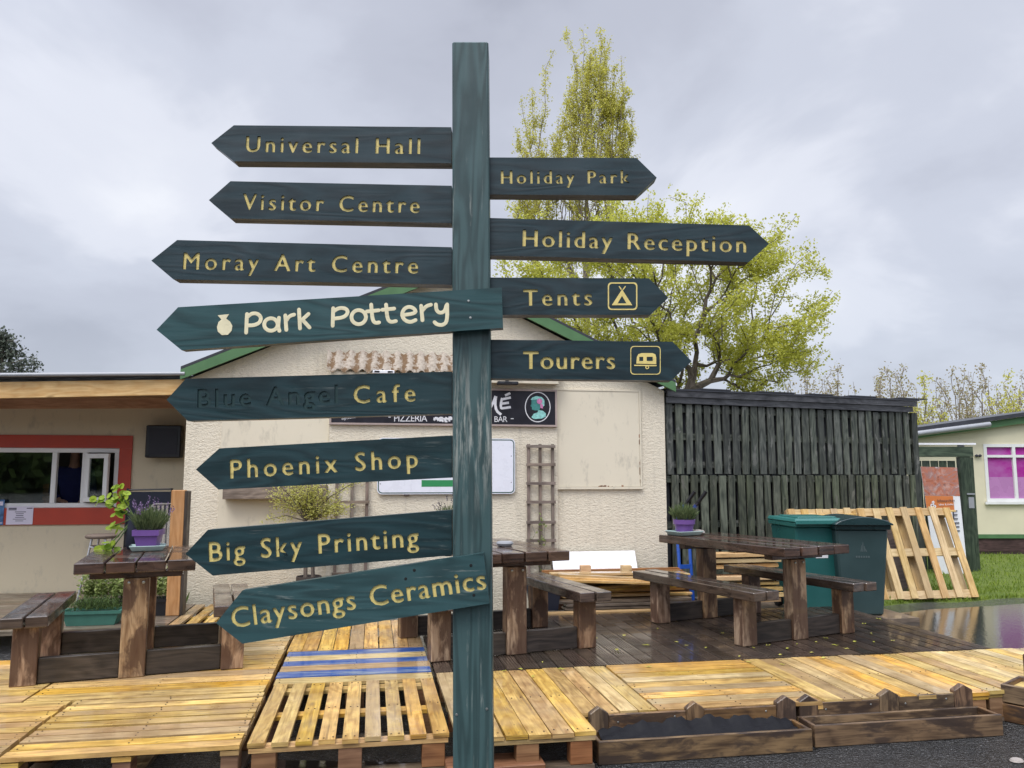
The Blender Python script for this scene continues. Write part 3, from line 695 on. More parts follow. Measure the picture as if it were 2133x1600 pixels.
pallet('blue and yellow striped pallet of painted boards beside the signpost', 1.40, 2.45, -3.59, -2.62, 'u', 6, 0.006, 'pine', mats=['pine_pale', 'blue', 'pine', 'blue', 'pine_pale', 'blue'])
pallet('plain pale yellow pallet behind the blue and yellow striped one', 1.39, 2.44, -2.61, -1.42, 'v', 9, 0.008, 'pine')
pallet('wet yellow pallet right of the signpost foot with boards running away', 2.475, 3.215, -4.86, -3.48, 'v', 6, 0.008, 'pine_pale', mats=['pine_pale', 'pine_pale', 'pine', 'pine', 'pine', 'pine'])
pallet('narrow strip of yellow boards behind the left end of the planter with the black liner', 3.22, 3.665, -4.555, -3.48, 'v', 4, 0.008, 'pine', mats=['pine', 'pine', 'pine_pale', 'pine_pale'])
pallet('yellow pallet of crosswise boards behind the planter with the black liner', 3.675, 4.72, -4.56, -3.48, 'u', 9, 0.008, 'pine', mats=['pine', 'pine_pale', 'pine', 'pine'])
pallet('orange yellow pallet of lengthwise boards behind the second planter', 4.73, 5.86, -4.55, -3.48, 'v', 9, 0.008, 'pine', mats=['pine', 'pine', 'pine_pale', 'pine'])
pallet('pale yellow pallet at the far right end of the platform by the tall planter', 5.87, 7.12, -4.52, -3.48, 'v', 10, 0.008, 'pine_pale', mats=['pine_pale', 'pine', 'pine_pale'])
# loose beam under the platform, by the signpost
b = MB(); b.box(SITE, 2.42, 2.93, -4.90, -4.70, 0.0, 0.062); tag(b.build('timber_beam', 'block', bevel=0.004), 'short wet brown beam lying on the tarmac under the platform', 'beam')

# ================================================================== SIGNPOST
pt = D(979.5, 86, 2.05); pb0 = D(985.5, 1620, 2.05); pt.y = pb0.y = 2.10; k = pb0.z / (pt.z - pb0.z); pb = pb0 + (pb0 - pt) * k
sp = thing('signpost', 'tall dark green wooden fingerpost carrying eleven direction arms with gold lettering', 'signpost', (pb.x, 2.10, 0))
mb = MB(); mb.hexa(pb + Vector((-.05, -.05, 0)), pt - pb, (0.1, 0, 0), (0, 0.1, 0), 0.3); mb.build('post', 'post', sp, bevel=0.004)
YF, YP = 2.072, 2.018; BOLD = 0.032
def arm(label, poly, texts=(), mat='arm', yf=YF, th=0.042, ghost=(), extra=None, letter='gold', engraved=True, tilt=0.0):
    P2 = [D(x, y, yf) for x, y in poly]; P2 = [(p.x, p.z) for p in P2]
    cap = lambda px: px / F * D(900, 800, yf).length * 1.0
    q = lambda p: (lambda w: (w.x, w.z))(D(p[0], p[1], yf))
    sps, gsp = [], []
    for body, a, b_, c in texts: sps += text_splines(body, q(a), q(b_), c / F * yf * 1.0, BOLD)
    for body, a, b_, c in ghost: gsp += text_splines(body, q(a), q(b_), c / F * yf * 1.0, BOLD)
    mb = MB(); e = 0.0022
    add_flat(mb, board_fill(sps + gsp, P2, e), yf + e)
    mb.prism([Vector((x, yf + 2 * e, z)) for x, z in P2], (0, th - 2 * e, 0), rng.random())
    a = mb.build('direction_arm', mat, sp, label=label)
    m2 = MB()
    for grp, m, lb in [(g, letter, None) for g in word_groups(sps, .022)] + [(g, 'ghost', 'painted-over lettering') for g in word_groups(gsp, .022)]:
        m2 = MB(); add_flat(m2, fill_curve(grp, [], 0.0004), yf + 2 * e - 0.0002); m2.build('lettering', m, a, label=lb)
    return a
arm('top left arm reading Universal Hall', [(487, 261), (940, 265), (940, 340), (487, 336), (440, 298)], [('Universal Hall', (512, 315.5), (874, 320), 35)])
arm('left arm reading Visitor Centre', [(480, 377.5), (941, 387), (941, 465), (480, 455), (435, 417)], [('Visitor Centre', (505, 435.6), (873, 442.7), 35)])
arm('long left arm reading Moray Art Centre', [(369, 500), (941, 515), (941, 593), (361, 582), (315, 543)], [('Moray Art Centre', (381, 560), (870, 569), 36)])
arm('left arm with Blue Angel painted over and Cafe left in gold', [(387, 789), (941, 774), (941, 862), (391, 877), (347, 833)], [('Cafe', (737, 839.6), (865, 835), 37)], ghost=[('Blue Angel', (412, 848.5), (703, 839), 38)], mat='arm_low')
arm('left arm reading Phoenix Shop', [(457, 934), (941, 907), (941, 995), (455, 1020), (408, 978)], [('Phoenix Shop', (480, 996), (870, 972.5), 38)], mat='arm_low')
arm('left arm reading Big Sky Printing', [(433, 1103.6), (941, 1062.5), (941, 1157), (443, 1199), (386, 1154)], [('Big Sky Printing', (436, 1169.5), (872, 1137), 39)], mat='arm_low')
arm('tilted bottom arm reading Claysongs Ceramics, nailed across the post', [(505, 1230), (1007, 1152), (1020, 1257), (505, 1341), (450, 1298)], [('Claysongs Ceramics', (484, 1308), (1013, 1226), 40)], mat='arm_worn', yf=YP, th=0.030)
arm('top right arm reading Holiday Park', [(1017, 328), (1326, 329), (1368, 370), (1327, 407), (1017, 405)], [('Holiday Park', (1044, 382), (1311, 381), 29)])
arm('long right arm reading Holiday Reception', [(1017, 454), (1560, 469.5), (1602, 508), (1560, 546), (1017, 532)], [('Holiday Reception', (1089, 512), (1554, 525), 36)])
at = arm('right arm reading Tents with a tent sign', [(1018, 578), (1352, 580), (1392, 620), (1354, 656), (1018, 656)], [('Tents', (1091, 636), (1233, 635), 35)])
ar = arm('right arm reading Tourers with a caravan sign', [(1019, 707.5), (1401, 712), (1441, 752.5), (1398, 793), (1019, 788.5)], [('Tourers', (1090.5, 767.5), (1281, 767.5), 37)])
# hand-painted Park Pottery board, screwed on the front of the post
pp = arm('hand-painted left board reading park pottery with a small pot', [(371, 640), (1045, 599), (1048, 683), (378, 729.5), (326, 687)], mat='arm_fresh', yf=YP, th=0.030)
def strokes(mb, lst, wpx, zs, off, yf, smooth=2):
    """round-ended painted strokes from points in an enlarged crop of the photo (zs: px per unit, off: crop corner)"""
    for st in lst:
        pts = [D(off[0] + x * zs, off[1] + y * zs, yf) for x, y in st]
        for _ in range(smooth if len(pts) > 2 else 0):
            n = [pts[0]]
            for a, b_ in zip(pts, pts[1:]): n += [a.lerp(b_, .25), a.lerp(b_, .75)]
            pts = n + [pts[-1]]
        r = wpx / F * yf / 2; d0 = (pts[1] - pts[0]).normalized(); d1 = (pts[-1] - pts[-2]).normalized()
        pp_ = [pts[0] - d0 * r * .9, pts[0] - d0 * r * .5] + pts + [pts[-1] + d1 * r * .5, pts[-1] + d1 * r * .9]
        rad = [r * .35, r * .8] + [r] * len(pts) + [r * .8, r * .35]
        mb.tube(pp_, rad, 8, True, rng.random(), Vector((0, 1, 0)))
def circ(cx, cy, rx, ry, a0=0, a1=360, n=14): return [(cx + rx * math.cos(R(a0 + (a1 - a0) * i / n)), cy + ry * math.sin(R(a0 + (a1 - a0) * i / n))) for i in range(n + 1)]
Z1 = 0.3563; O1 = (300, 220); mb = MB()
strokes(mb, [[(602, 1218), (597, 1328)], [(602, 1238), (630, 1214), (665, 1216), (686, 1240), (676, 1270), (642, 1285), (606, 1285)],
    circ(742, 1280, 40, 37), [(789, 1240), (784, 1295), (792, 1318)], [(826, 1226), (832, 1312)], [(831, 1258), (850, 1230), (878, 1222)],
    [(906, 1192), (912, 1304)], [(962, 1218), (918, 1258)], [(928, 1254), (968, 1298)],
    [(1106, 1184), (1103, 1288)], [(1106, 1204), (1140, 1182), (1182, 1186), (1194, 1210), (1170, 1238), (1110, 1246)], circ(1255, 1237, 43, 42),
    [(1328, 1163), (1335, 1250), (1350, 1272), (1375, 1268)], [(1302, 1204), (1373, 1197)], [(1415, 1163), (1422, 1245), (1440, 1267), (1473, 1260)], [(1392, 1194), (1463, 1187)],
    [(1508, 1226), (1590, 1214), (1584, 1190), (1555, 1174), (1522, 1185), (1506, 1220), (1520, 1253), (1555, 1268), (1588, 1254)],
    [(1620, 1170), (1628, 1256)], [(1628, 1198), (1650, 1172), (1678, 1164)], [(1706, 1162), (1709, 1198), (1730, 1214), (1758, 1204), (1768, 1168)],
    [(1772, 1162), (1773, 1262), (1746, 1285), (1712, 1280), (1698, 1266)]], 8.0, Z1, O1, YP - 0.0005)
mb.build('lettering', 'cream_paint', pp, smooth=True)
mb = MB(); pot = [(430, 1226), (497, 1219), (480, 1246), (502, 1262), (516, 1288), (512, 1316), (490, 1340), (455, 1342), (432, 1322), (426, 1295), (435, 1266), (452, 1250)]
mb.prism([D(O1[0] + x * Z1, O1[1] + y * Z1, YP - 0.0012) for x, y in pot], (0, 0.001, 0)); mb.build('pot_emblem', 'cream_paint', pp)
def screw(px, py, yf, par, hole=False):
    m = MB(); c = D(px, py, yf); r = 0.0035 if not hole else 0.004
    m.lathe(c, [(r, 0), (r * .8, 0.0015 if not hole else 0.0006), (0.0003, 0.0018 if not hole else 0.0007)], 10, axis=(Vector((1, 0, 0)), Vector((0, 0, 1)), Vector((0, -1, 0))))
    m.build('screw' if not hole else 'screw_hole', 'screw' if not hole else 'hole', par)
for q in ((976, 627), (980, 662)): screw(*q, YP, pp)
cc = [o for o in sp.children if 'Claysongs' in (o.get('label') or '')][0]
for q in ((863, 1188), (981, 1178), (845, 1206), (987, 1240)): screw(*q, YP, cc, True)
for q in ((951, 1489), (1014, 1477)): screw(*q, 2.05, sp)
# inlaid camping signs
def ring_poly(x0, x1, y0, y1, rad, yf, mb, wpx, name=None):
    pts = []
    for cx, cy, a in ((x1 - rad, y0 + rad, -90), (x1 - rad, y1 - rad, 0), (x0 + rad, y1 - rad, 90), (x0 + rad, y0 + rad, 180)):
        pts += [(cx + rad * math.cos(R(a + t)), cy + rad * math.sin(R(a + t))) for t in (0, 30, 60, 90)]
    q = lambda P: [(lambda w: (w.x, w.z))(D(x, y, yf)) for x, y in P]
    mx, my = (x0 + x1) / 2, (y0 + y1) / 2; fx = 1 - 2 * wpx / (x1 - x0); fy = 1 - 2 * wpx / (y1 - y0)
    add_flat(mb, fill_curve([], [q(pts), q([(mx + (x - mx) * fx, my + (y - my) * fy) for x, y in pts])], 0.0006), yf - 0.0004)
mb = MB(); ring_poly(1266, 1327.5, 588.5, 646, 7, YF, mb, 2.6)
T3 = lambda P: [(lambda w: (w.x, w.z))(D(900 + x * .375, 60 + y * .375, YF)) for x, y in P]
add_flat(mb, fill_curve([], [T3([(1056, 1447), (1064, 1462), (1112, 1536), (998, 1536), (1046, 1462)]), T3([(1055, 1484), (1080, 1526), (1030, 1526)])], 0.0006), YF - 0.0004)
add_flat(mb, fill_curve([], [T3([(1036, 1432), (1041, 1429), (1053, 1446), (1049, 1452)])], 0.0006), YF - 0.0004)
add_flat(mb, fill_curve([], [T3([(1072, 1429), (1076, 1432), (1063, 1452), (1059, 1446)])], 0.0006), YF - 0.0004)
mb.build('tent_sign', 'gold', at)
mb = MB(); ring_poly(1313, 1376, 721, 780.5, 7, YF, mb, 1.6)
T4 = lambda P: [(lambda w: (w.x, w.z))(D(900 + x * .3, 640 + y * .3, YF)) for x, y in P]
add_flat(mb, fill_curve([], [T4([(1422, 345), (1432, 326), (1455, 319), (1530, 319), (1550, 328), (1556, 350), (1556, 396), (1418, 392)]), T4([(1438, 345), (1466, 345), (1466, 374), (1438, 374)]), T4([(1490, 345), (1532, 345), (1532, 374), (1490, 374)])], 0.0006), YF - 0.0004)
add_flat(mb, fill_curve([], [T4([(1403, 400), (1558, 402), (1558, 410), (1518, 410), (1500, 410), (1474, 409), (1403, 408)])], 0.0006), YF - 0.0004)
add_flat(mb, fill_curve([], [T4(circ(1493, 418, 13, 13)[:-1]), T4(circ(1493, 418, 7, 7)[:-1])], 0.0006), YF - 0.0012)
mb.build('caravan_sign', 'gold', ar)

# ================================================================== CREAM HUT
zL, zA, zR = 2.60, 3.86, 2.57; U1 = 5.5; UA = 2.80
hut = thing('cream_hut', 'cream roughcast hut with a green-edged gable roof behind the picnic tables', 'hut', SITE(U1 / 2, 2.5, 0), SITE.rz)
mb = MB(); mb.prism([SITE(0, 0, 0), SITE(U1, 0, 0), SITE(U1, 0, zR), SITE(UA, 0, zA), SITE(0, 0, zL)], SITE(0, 5, 0) - SITE(0, 0, 0)); mb.build('wall', 'cast', hut)
mb = MB(); mb.box(SITE, 1.53, 4.15, -0.045, 0.01, 0, 2.62); mb.build('front_bay', 'cast', hut)
for (ua, za, ub, zb, nm) in ((-0.05, zL + 0.085, UA, zA + 0.115, 'l'), (U1 + 0.09, zR + 0.085, UA, zA + 0.115, 'r')):
    d = 0.145; mb = MB(); mb.prism([SITE(ua, -0.16, za), SITE(ub, -0.16, zb), SITE(ub, -0.16, zb - d), SITE(ua, -0.16, za - d * .75)], SITE(0, 0.03, 0) - SITE(0, 0, 0)); mb.build('fascia', 'fascia', hut)
    mb = MB(); mb.prism([SITE(ua, -0.155, za + 0.004), SITE(ub, -0.155, zb + 0.004), SITE(ub, -0.155, zb + 0.034), SITE(ua, -0.155, za + 0.034)], SITE(0, 5.3, 0) - SITE(0, 0, 0)); mb.build('roof', 'roof', hut)
    mb = MB(); mb.prism([SITE(ua, -0.125, za - 0.03), SITE(ub, -0.125, zb - 0.03), SITE(ub, -0.125, zb - 0.055), SITE(ua, -0.125, za - 0.055)], SITE(0, 0.122, 0) - SITE(0, 0, 0)); mb.build('soffit', 'fascia', hut)
mb = MB(); u0, z1 = SITE.hit(463, 868); u1, z0 = SITE.hit(689, 1012); mb.box(SITE, u0, 1.525, -0.014, 0.006, 0.95, 2.22); mb.build('boarded_window', 'smooth_cream', hut)
u0, z0 = SITE.hit(1159, 1014, -0.02); u1, z1 = SITE.hit(1330, 817, -0.02)
mb = MB(); mb.box(SITE, 4.153, u1, -0.022, 0.006, z0, z1); w = mb.build('boarded_window', 'smooth_cream', hut, label='boarded window with stained peeling edges')
mb = MB(); mb.box(SITE, 4.153, u1 + 0.03, -0.034, 0.004, z0 - 0.03, z0 - 0.003); mb.box(SITE, u1 + 0.003, u1 + 0.022, -0.028, 0.004, z0, z1 + 0.01); mb.box(SITE, 4.153, u1, -0.028, 0.004, z1 + 0.003, z1 + 0.02); mb.build('window_frame', 'smooth_cream', w)
mb = MB()       # rusty edge where the paint has come away
for i in range(26):
    zz = rng.uniform(z0 + 0.02, z0 + 0.62) if i < 14 else z0 - 0.003; uu = u1 + 0.004 if i < 14 else rng.uniform(4.65, u1 - 0.1)
    s = rng.uniform(0.006, 0.02); mb.box(SITE, uu - s * .6, uu + s * .6, -0.0245, -0.0225, zz, zz + s * (2.5 if i < 14 else 1))
mb.build('rust_patches', MAT['block'], w)
# canopy of corrugated sheet
mb = MB(); ua, ub = 1.49, 4.18; n = 190
za, zb = 2.95, 2.715; va, vb = -0.05, -0.20; V = []; Fc = []
for i in range(n + 1):
    uu = ua + (ub - ua) * i / n; wv = 0.021 * math.sin(2 * math.pi * uu / 0.132)
    jag = 0.004 * math.sin(i * 12.9) * math.sin(i * 4.1)
    V += [SITE(uu, va, za + wv), SITE(uu, (va + vb) / 2, (za + zb) / 2 + wv), SITE(uu, vb - jag, zb + wv), SITE(uu, vb - jag, zb + wv - 0.008), SITE(uu, va, za + wv - 0.008)]
for i in range(n):
    ph = .5 + .5 * math.sin(2 * math.pi * (ua + (ub - ua) * (i + .5) / n) / 0.132)
    mb.add([V[i * 5 + k] for k in range(10)], [(k, k + 1, 5 + k + 1, 5 + k) for k in range(4)], None, ph)
mb.build('canopy', 'corr', hut, smooth=True)
mb = MB(); mb.box(SITE, 1.54, 4.14, -0.17, -0.048, 2.61, 2.70); mb.build('canopy_beam', 'smooth_cream', hut)
u0, z1 = SITE.hit(470, 1010); u1, z0 = SITE.hit(690, 1038)
mb = MB(); mb.box(SITE, u0, 1.525, -0.16, -0.018, z0, z1); mb.build('window_sill_box', 'trellis', hut, bevel=0.004)

# floodlights under the canopy
for px, lab, m in ((799, 'small white floodlight under the corrugated canopy', 'white'), (1058, 'small black floodlight above the black sign, right of the signpost', 'black')):
    u, z = SITE.hit(px, 773 if m == 'white' else 796, -0.25); t = thing('floodlight', lab, 'lamp', SITE(u, -0.25, z - 0.03), SITE.rz)
    mb = MB(); mb.box(SITE, u - 0.12, u + 0.12, -0.27, -0.19, z - 0.03, z + 0.008); mb.build('housing', m, t, bevel=0.006)
    mb = MB(); mb.box(SITE, u - 0.10, u - 0.045, -0.273, -0.2695, z - 0.018, z + 0.0); mb.box(SITE, u + 0.045, u + 0.10, -0.273, -0.2695, z - 0.018, z + 0.0); mb.build('vent', 'black' if m == 'white' else 'roof', t)
    mb = MB(); mb.box(SITE, u - 0.02, u + 0.02, -0.19, -0.165, z - 0.02, z + 0.03); mb.build('bracket', 'black', t)

# black shop sign
SV = -0.075
sg = thing('shop_sign', 'long black pizzeria sign with white lettering and a cameo portrait on the cream hut', 'sign', SITE(2.85, -0.06, 2.13), SITE.rz)
u0, z0 = SITE.hit(690, 880, SV); u1, z1 = SITE.hit(1156, 816, SV)
mb = MB(); mb.box(SITE, u0, u1, SV, -0.048, z0, z1); mb.build('panel', 'signblack', sg)
mb = MB(); f = 0.022; o_ = 0.008
mb.box(SITE, u0 - f, u1 + f, SV - o_, -0.048, z0 - f, z0 - 0.001); mb.box(SITE, u0 - f, u1 + f, SV - o_, -0.048, z1 + 0.001, z1 + f)
mb.box(SITE, u0 - f, u0 - 0.001, SV - o_, -0.048, z0, z1); mb.box(SITE, u1 + 0.001, u1 + f, SV - o_, -0.048, z0, z1); mb.build('frame', 'signframe', sg)
h = lambda x, y: SITE.hit(x, y, SV - 0.002)
def s_text(body, a, b_, cappx, nm='lettering'):
    A, B = h(*a), h(*b_); dist = SITE(A[0], SV, A[1]).y; lettering(nm, 'chalk', sg, body, A, B, cappx / F * dist, SV - 0.002, SITE)
s_text('-', (809, 873), (814, 873), 13); s_text('PIZZERIA', (821, 878), (890, 878), 14); s_text('BAR', (1030, 879), (1057, 879), 12); s_text('E', (1019, 879), (1024, 879), 12); s_text('-', (1064, 876), (1070, 876), 12)
s_text('options ava', (712, 875), (757, 868), 6)
def wall_strokes(lst, wpx, mat, nm, par, v=SV - 0.002, fr=SITE):
    mb = MB(); nrm = fr(0, 1, 0) - fr(0, 0, 0)
    for st in lst:
        pts = []
        for x, y in st: a = fr.hit(x, y, v); pts.append(fr(a[0], v, a[1]))
        if len(pts) > 2:
            n = [pts[0]]
            for a, b_ in zip(pts, pts[1:]): n += [a.lerp(b_, .25), a.lerp(b_, .75)]
            pts = n + [pts[-1]]
        r = wpx / F * pts[0].y / 2; mb.tube(pts, r, 6, True, None, nrm)
    return mb.build(nm, mat, par)
# scribbled-out word and the big brush letters
wall_strokes([[(904, 876), (909, 868), (913, 877)], [(916, 869), (917, 878)], [(917, 870), (924, 871), (917, 874), (924, 878)], [(930, 869), (926, 878), (932, 878)], [(936, 868), (936, 878)], [(937, 869), (942, 871), (937, 874)], [(903, 872), (942, 873)]], 4.0, 'chalk', 'scribbled_word', sg)
wall_strokes([[(1021, 850), (1028, 838), (1034, 821), (1031, 840), (1034, 856), (1044, 864)]], 5.5, 'chalk', 'brush_letter', sg)
wall_strokes([[(1046, 829), (1043, 842), (1044, 852)], [(1046, 832), (1064, 828)], [(1045, 841), (1060, 839)], [(1044, 851), (1064, 848)], [(1052, 824), (1063, 819)]], 5.0, 'chalk', 'brush_letter', sg)
cxp, cyp = 1120, 848
wall_strokes([circ(cxp, cyp, 26, 31, 0, 360, 22)], 1.8, 'chalk', 'cameo_ring', sg)
def wall_shape(pts, mat, nm, v, par, fr=SITE):
    mb = MB(); mb.prism([(lambda a: fr(a[0], v, a[1]))(fr.hit(x, y, v)) for x, y in pts], fr(0, 0.0015, 0) - fr(0, 0, 0)); return mb.build(nm, mat, par)
wall_shape([(1107, 869), (1112, 862), (1120, 859), (1121, 854), (1131, 856), (1137, 861), (1137, 868), (1128, 872), (1112, 873)], 'teal', 'cameo_bust', SV - 0.003, sg)
wall_shape([(1107, 834), (1110, 828), (1118, 826), (1126, 832), (1127, 845), (1123, 855), (1114, 855), (1108, 853), (1108, 848), (1105, 846), (1107, 841)], 'tealdark', 'cameo_face', SV - 0.0035, sg)
wall_shape([(1105, 833), (1109, 828), (1117, 825), (1128, 827), (1134, 833), (1134, 845), (1130, 848), (1126, 838), (1118, 832), (1110, 833)], 'teal', 'cameo_hair', SV - 0.0055, sg)
wall_shape(circ(1124, 836, 6, 6, 0, 360, 9)[:-1], 'pink', 'cameo_flower', SV - 0.0075, sg)
wall_shape([(1125, 842), (1131, 842), (1131, 851), (1126, 850)], 'pink', 'cameo_flower', SV - 0.0065, sg)

# white notice board with the green bar
NV = -0.085; nb = thing('notice_board', 'white rounded board with a thin dark green edge and a green bar behind the signpost', 'sign', SITE(2.86, -0.08, 1.33), SITE.rz)
u0, z0 = SITE.hit(785, 1030, NV); u1, z1 = SITE.hit(1073, 914, NV)
def rrect(u0, u1, z0, z1, r):
    p = []
    for cx, cz, a in ((u1 - r, z1 - r, 0), (u0 + r, z1 - r, 90), (u0 + r, z0 + r, 180), (u1 - r, z0 + r, 270)): p += [(cx + r * math.cos(R(a + t)), cz + r * math.sin(R(a + t))) for t in (0, 22, 45, 67, 90)]
    return p
mb = MB(); add_flat(mb, fill_curve([], [rrect(u0, u1, z0, z1, 0.055)], 0.006), NV + 0.006, SITE); mb.build('panel', 'boardwhite', nb)
mb = MB(); add_flat(mb, fill_curve([], [rrect(u0 + .010, u1 - .010, z0 + .010, z1 - .010, 0.048), rrect(u0 + .021, u1 - .021, z0 + .021, z1 - .021, 0.038)], 0.0006), NV - 0.0006, SITE); mb.build('edge_line', 'boardline', nb)
a = SITE.hit(878, 1014, NV); b_ = SITE.hit(1000, 1000, NV); mb = MB(); mb.box(SITE, a[0], b_[0], NV - 0.0012, NV, a[1], b_[1]); mb.build('green_bar', 'boardgreen', nb)
for q in ((1065, 950), (1065, 1005), (792, 1008)):
    a = SITE.hit(*q, NV); mb = MB(); mb.lathe(SITE(a[0], NV, a[1]), [(0.006, 0), (0.004, 0.002)], 8, axis=(SITE(1, 0, 0) - SITE(0, 0, 0), Vector((0, 0, 1)), SITE(0, -1, 0) - SITE(0, 0, 0))); mb.build('bolt', 'ink', nb)
mb = MB(); mb.box(SITE, u0 + .3, u0 + .36, NV + 0.0125, -0.046, z0 - 0.02, z1 - .05); mb.box(SITE, u1 - .36, u1 - .3, NV + 0.0125, -0.046, z0 - 0.02, z1 - .05); mb.build('batten', 'trellis', nb)

# trellises
def trellis(label, pxs, pyt, pyb, rungs, v=-0.09):
    us = [SITE.hit(x, 1000, v)[0] for x in pxs]; zt = SITE.hit(pxs[0], pyt, v)[1]; zb = SITE.hit(pxs[0], pyb, v)[1]
    t = thing('trellis', label, 'trellis', SITE(sum(us) / 3, v, zb), SITE.rz)
    for u in us:
        mb = MB(); mb.box(SITE, u - 0.017, u + 0.017, v, v + 0.022, zb, zt); mb.build('upright', 'trellis', t)
    for y in rungs:
        z = SITE.hit(pxs[1], y, v)[1]; mb = MB(); mb.box(SITE, us[0] - 0.03, us[2] + 0.03, v - 0.018, v - 0.001, z - 0.017, z + 0.017); mb.build('rung', 'trellis', t)
    return t
trellis('grey wooden trellis left of the boarded window with bare twigs on it', (1101.5, 1125.5, 1151.5), 925, 1225, (930, 968, 1007, 1046, 1088, 1126, 1165, 1203)).__setitem__('label', 'grey wooden trellis on the wall between the white board and the stained panel')
trellis('grey wooden trellis half hidden behind the left signpost arms, beside the small tree', (702, 734, 765), 938, 1215, (945, 998, 1046, 1095, 1145, 1195))
mb = MB()
for k in range(7):
    a = SITE.hit(1127 + rng.uniform(-4, 4), 1225, -0.12); p = SITE(a[0], -0.12, a[1]); pts = [p]
    for i in range(9): p = p + Vector((rng.uniform(-.035, .035), rng.uniform(-.012, .012), rng.uniform(0.04, 0.11))); pts.append(p)
    mb.tube(pts, [0.006 - 0.0005 * i for i in range(10)], 5)
cl = thing('climbing_plant', 'thin bare climbing stems with a few leaves on the trellis beside the stained panel', 'plant', SITE(SITE.hit(1127, 1225, -0.12)[0], -0.12, 0.15), SITE.rz)
mb.build('stem', 'bark', cl); mb2 = MB()
for i in range(60):
    q = rng.choice(mb.v); mb2.leaf(q, (rng.uniform(-1, 1), rng.uniform(-1, 1), rng.uniform(-.2, 1)), (rng.uniform(-1, 1), -1, rng.uniform(-1, 1)), 0.04, 0.025)
mb2.build('leaves', 'paleherb', cl)

# ================================================================== CAFE LEAN-TO (left)
LV = 1.1
cafe = thing('cafe_lean_to', 'low cream cafe at the left with a red window surround and pine roof beam', 'cafe', SITE(-2.5, LV, 0), SITE.rz)
L = lambda x, y, v=LV: SITE.hit(x, y, v)
ur, zt = L(250, 934); _, zb = L(100, 1058); ul = L(-330, 1000)[0]; zt = L(100, 933)[1]
UL = -6.2; ZW = 2.52
mb = MB(); mb.box(SITE, UL, -0.01, LV, LV + .15, 0.0, zb); mb.box(SITE, UL, -0.01, LV, LV + .15, zt, ZW); mb.box(SITE, UL, ul, LV, LV + .15, zb, zt); mb.box(SITE, ur, -0.01, LV, LV + .15, zb, zt)
mb.build('wall', 'lean_wall', cafe)
# red surround
uro, zro = L(278, 908); _, zrb = L(100, 1093)
fr_ = MB(); d = 0.022
fr_.box(SITE, ul - 0.12, uro, LV - d, LV - .001, zt + 0.001, zro); fr_.box(SITE, ul - 0.12, uro - 0.0, LV - d, LV - .001, zrb, zb - .001); fr_.box(SITE, ur + 0.001, uro, LV - d, LV - .001, zb, zt)
wn_ = fr_.build('window_surround', 'red', cafe)
wf = MB(); T = 0.055
um1, um2 = L(111, 1000)[0], L(174, 1000)[0]
for a, b_, c, e in ((ul, ur, zb, zb + T), (ul, ur, zt - T, zt), (ul, ul + T, zb + T, zt - T), (ur - T, ur, zb + T, zt - T), (um1 - T / 2, um1 + T / 2, zb + T, zt - T), (um2 - T / 2, um2 + T / 2, zb + T, zt - T)):
    wf.box(SITE, a, b_, LV - 0.005 + 0.002 * (c > zb + .01), LV + 0.06, c, e)
wfo = wf.build('window_frame', 'upvc', cafe, bevel=0.005)
mb = MB(); mb.box(SITE, ul + T, um1 - T / 2, LV + 0.03, LV + 0.036, zb + T, zt - T); mb.build('pane', 'glass', wfo)
sw = MB(); o = SITE(um2 + 0.035, LV - 0.012, 0); cf = Fr(o, SITE.rz - R(14)); cw = ur - um2 - 0.10; z0, z1 = zb + T + .012, zt - T - .012
for a, b_, c, e in ((0, cw, z0, z0 + T), (0, cw, z1 - T, z1), (0, T, z0 + T, z1 - T), (cw - T, cw, z0 + T, z1 - T)): sw.box(cf, a, b_, -0.05, -0.004, c, e)
so = sw.build('window_sash', 'upvc', cafe, bevel=0.005, label='sash of the casement pushed open')
mb = MB(); mb.box(cf, T, cw - T, -0.032, -0.026, z0 + T, z1 - T); mb.build('pane', 'glass', so)
# dim room behind the window
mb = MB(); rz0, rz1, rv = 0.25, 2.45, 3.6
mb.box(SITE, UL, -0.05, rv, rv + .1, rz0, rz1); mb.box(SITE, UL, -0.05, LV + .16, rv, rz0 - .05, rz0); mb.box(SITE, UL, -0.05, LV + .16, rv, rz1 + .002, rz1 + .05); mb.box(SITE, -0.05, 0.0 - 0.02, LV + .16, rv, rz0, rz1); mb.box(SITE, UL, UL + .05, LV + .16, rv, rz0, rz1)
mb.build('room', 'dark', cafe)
# roof, pine fascia, soffit boards
a0 = SITE.hit(-200, 783.5, -0.12); a1 = SITE.hit(384, 779, -0.12)
p0, p1 = SITE(a0[0], -0.12, a0[1]), SITE(-0.005, -0.12, a1[1]); up = Vector((0, 0, 0.028)); back = SITE(0, 4.0, 0.25) - SITE(0, 0, 0)
mb = MB(); mb.prism([p0, p1, p1 + Vector((0, 0, -.03)), p0 + Vector((0, 0, -.03))], back); mb.build('roof', 'roof', cafe)
mb = MB(); mb.tube([p0 + SITE(0, -.03, 0.0) - SITE(0, 0, 0), p1 + SITE(0, -.03, 0) - SITE(0, 0, 0)], 0.022, 8); mb.build('roof_edge', 'gutter', cafe, smooth=True)
f0, f1 = SITE.hit(-200, 798.5, -0.1), SITE.hit(384, 790, -0.1); g0, g1 = SITE.hit(-200, 834, -0.1), SITE.hit(384, 822, -0.1)
mb = MB(); mb.prism([SITE(f0[0], -0.1, f0[1]), SITE(-0.005, -0.1, f1[1]), SITE(-0.005, -0.1, g1[1]), SITE(g0[0], -0.1, g0[1])], SITE(0, 0.05, 0) - SITE(0, 0, 0)); mb.build('fascia_beam', 'pine_dry', cafe, bevel=0.003)
mb = MB(); zs0, zs1 = g0[1], g1[1]
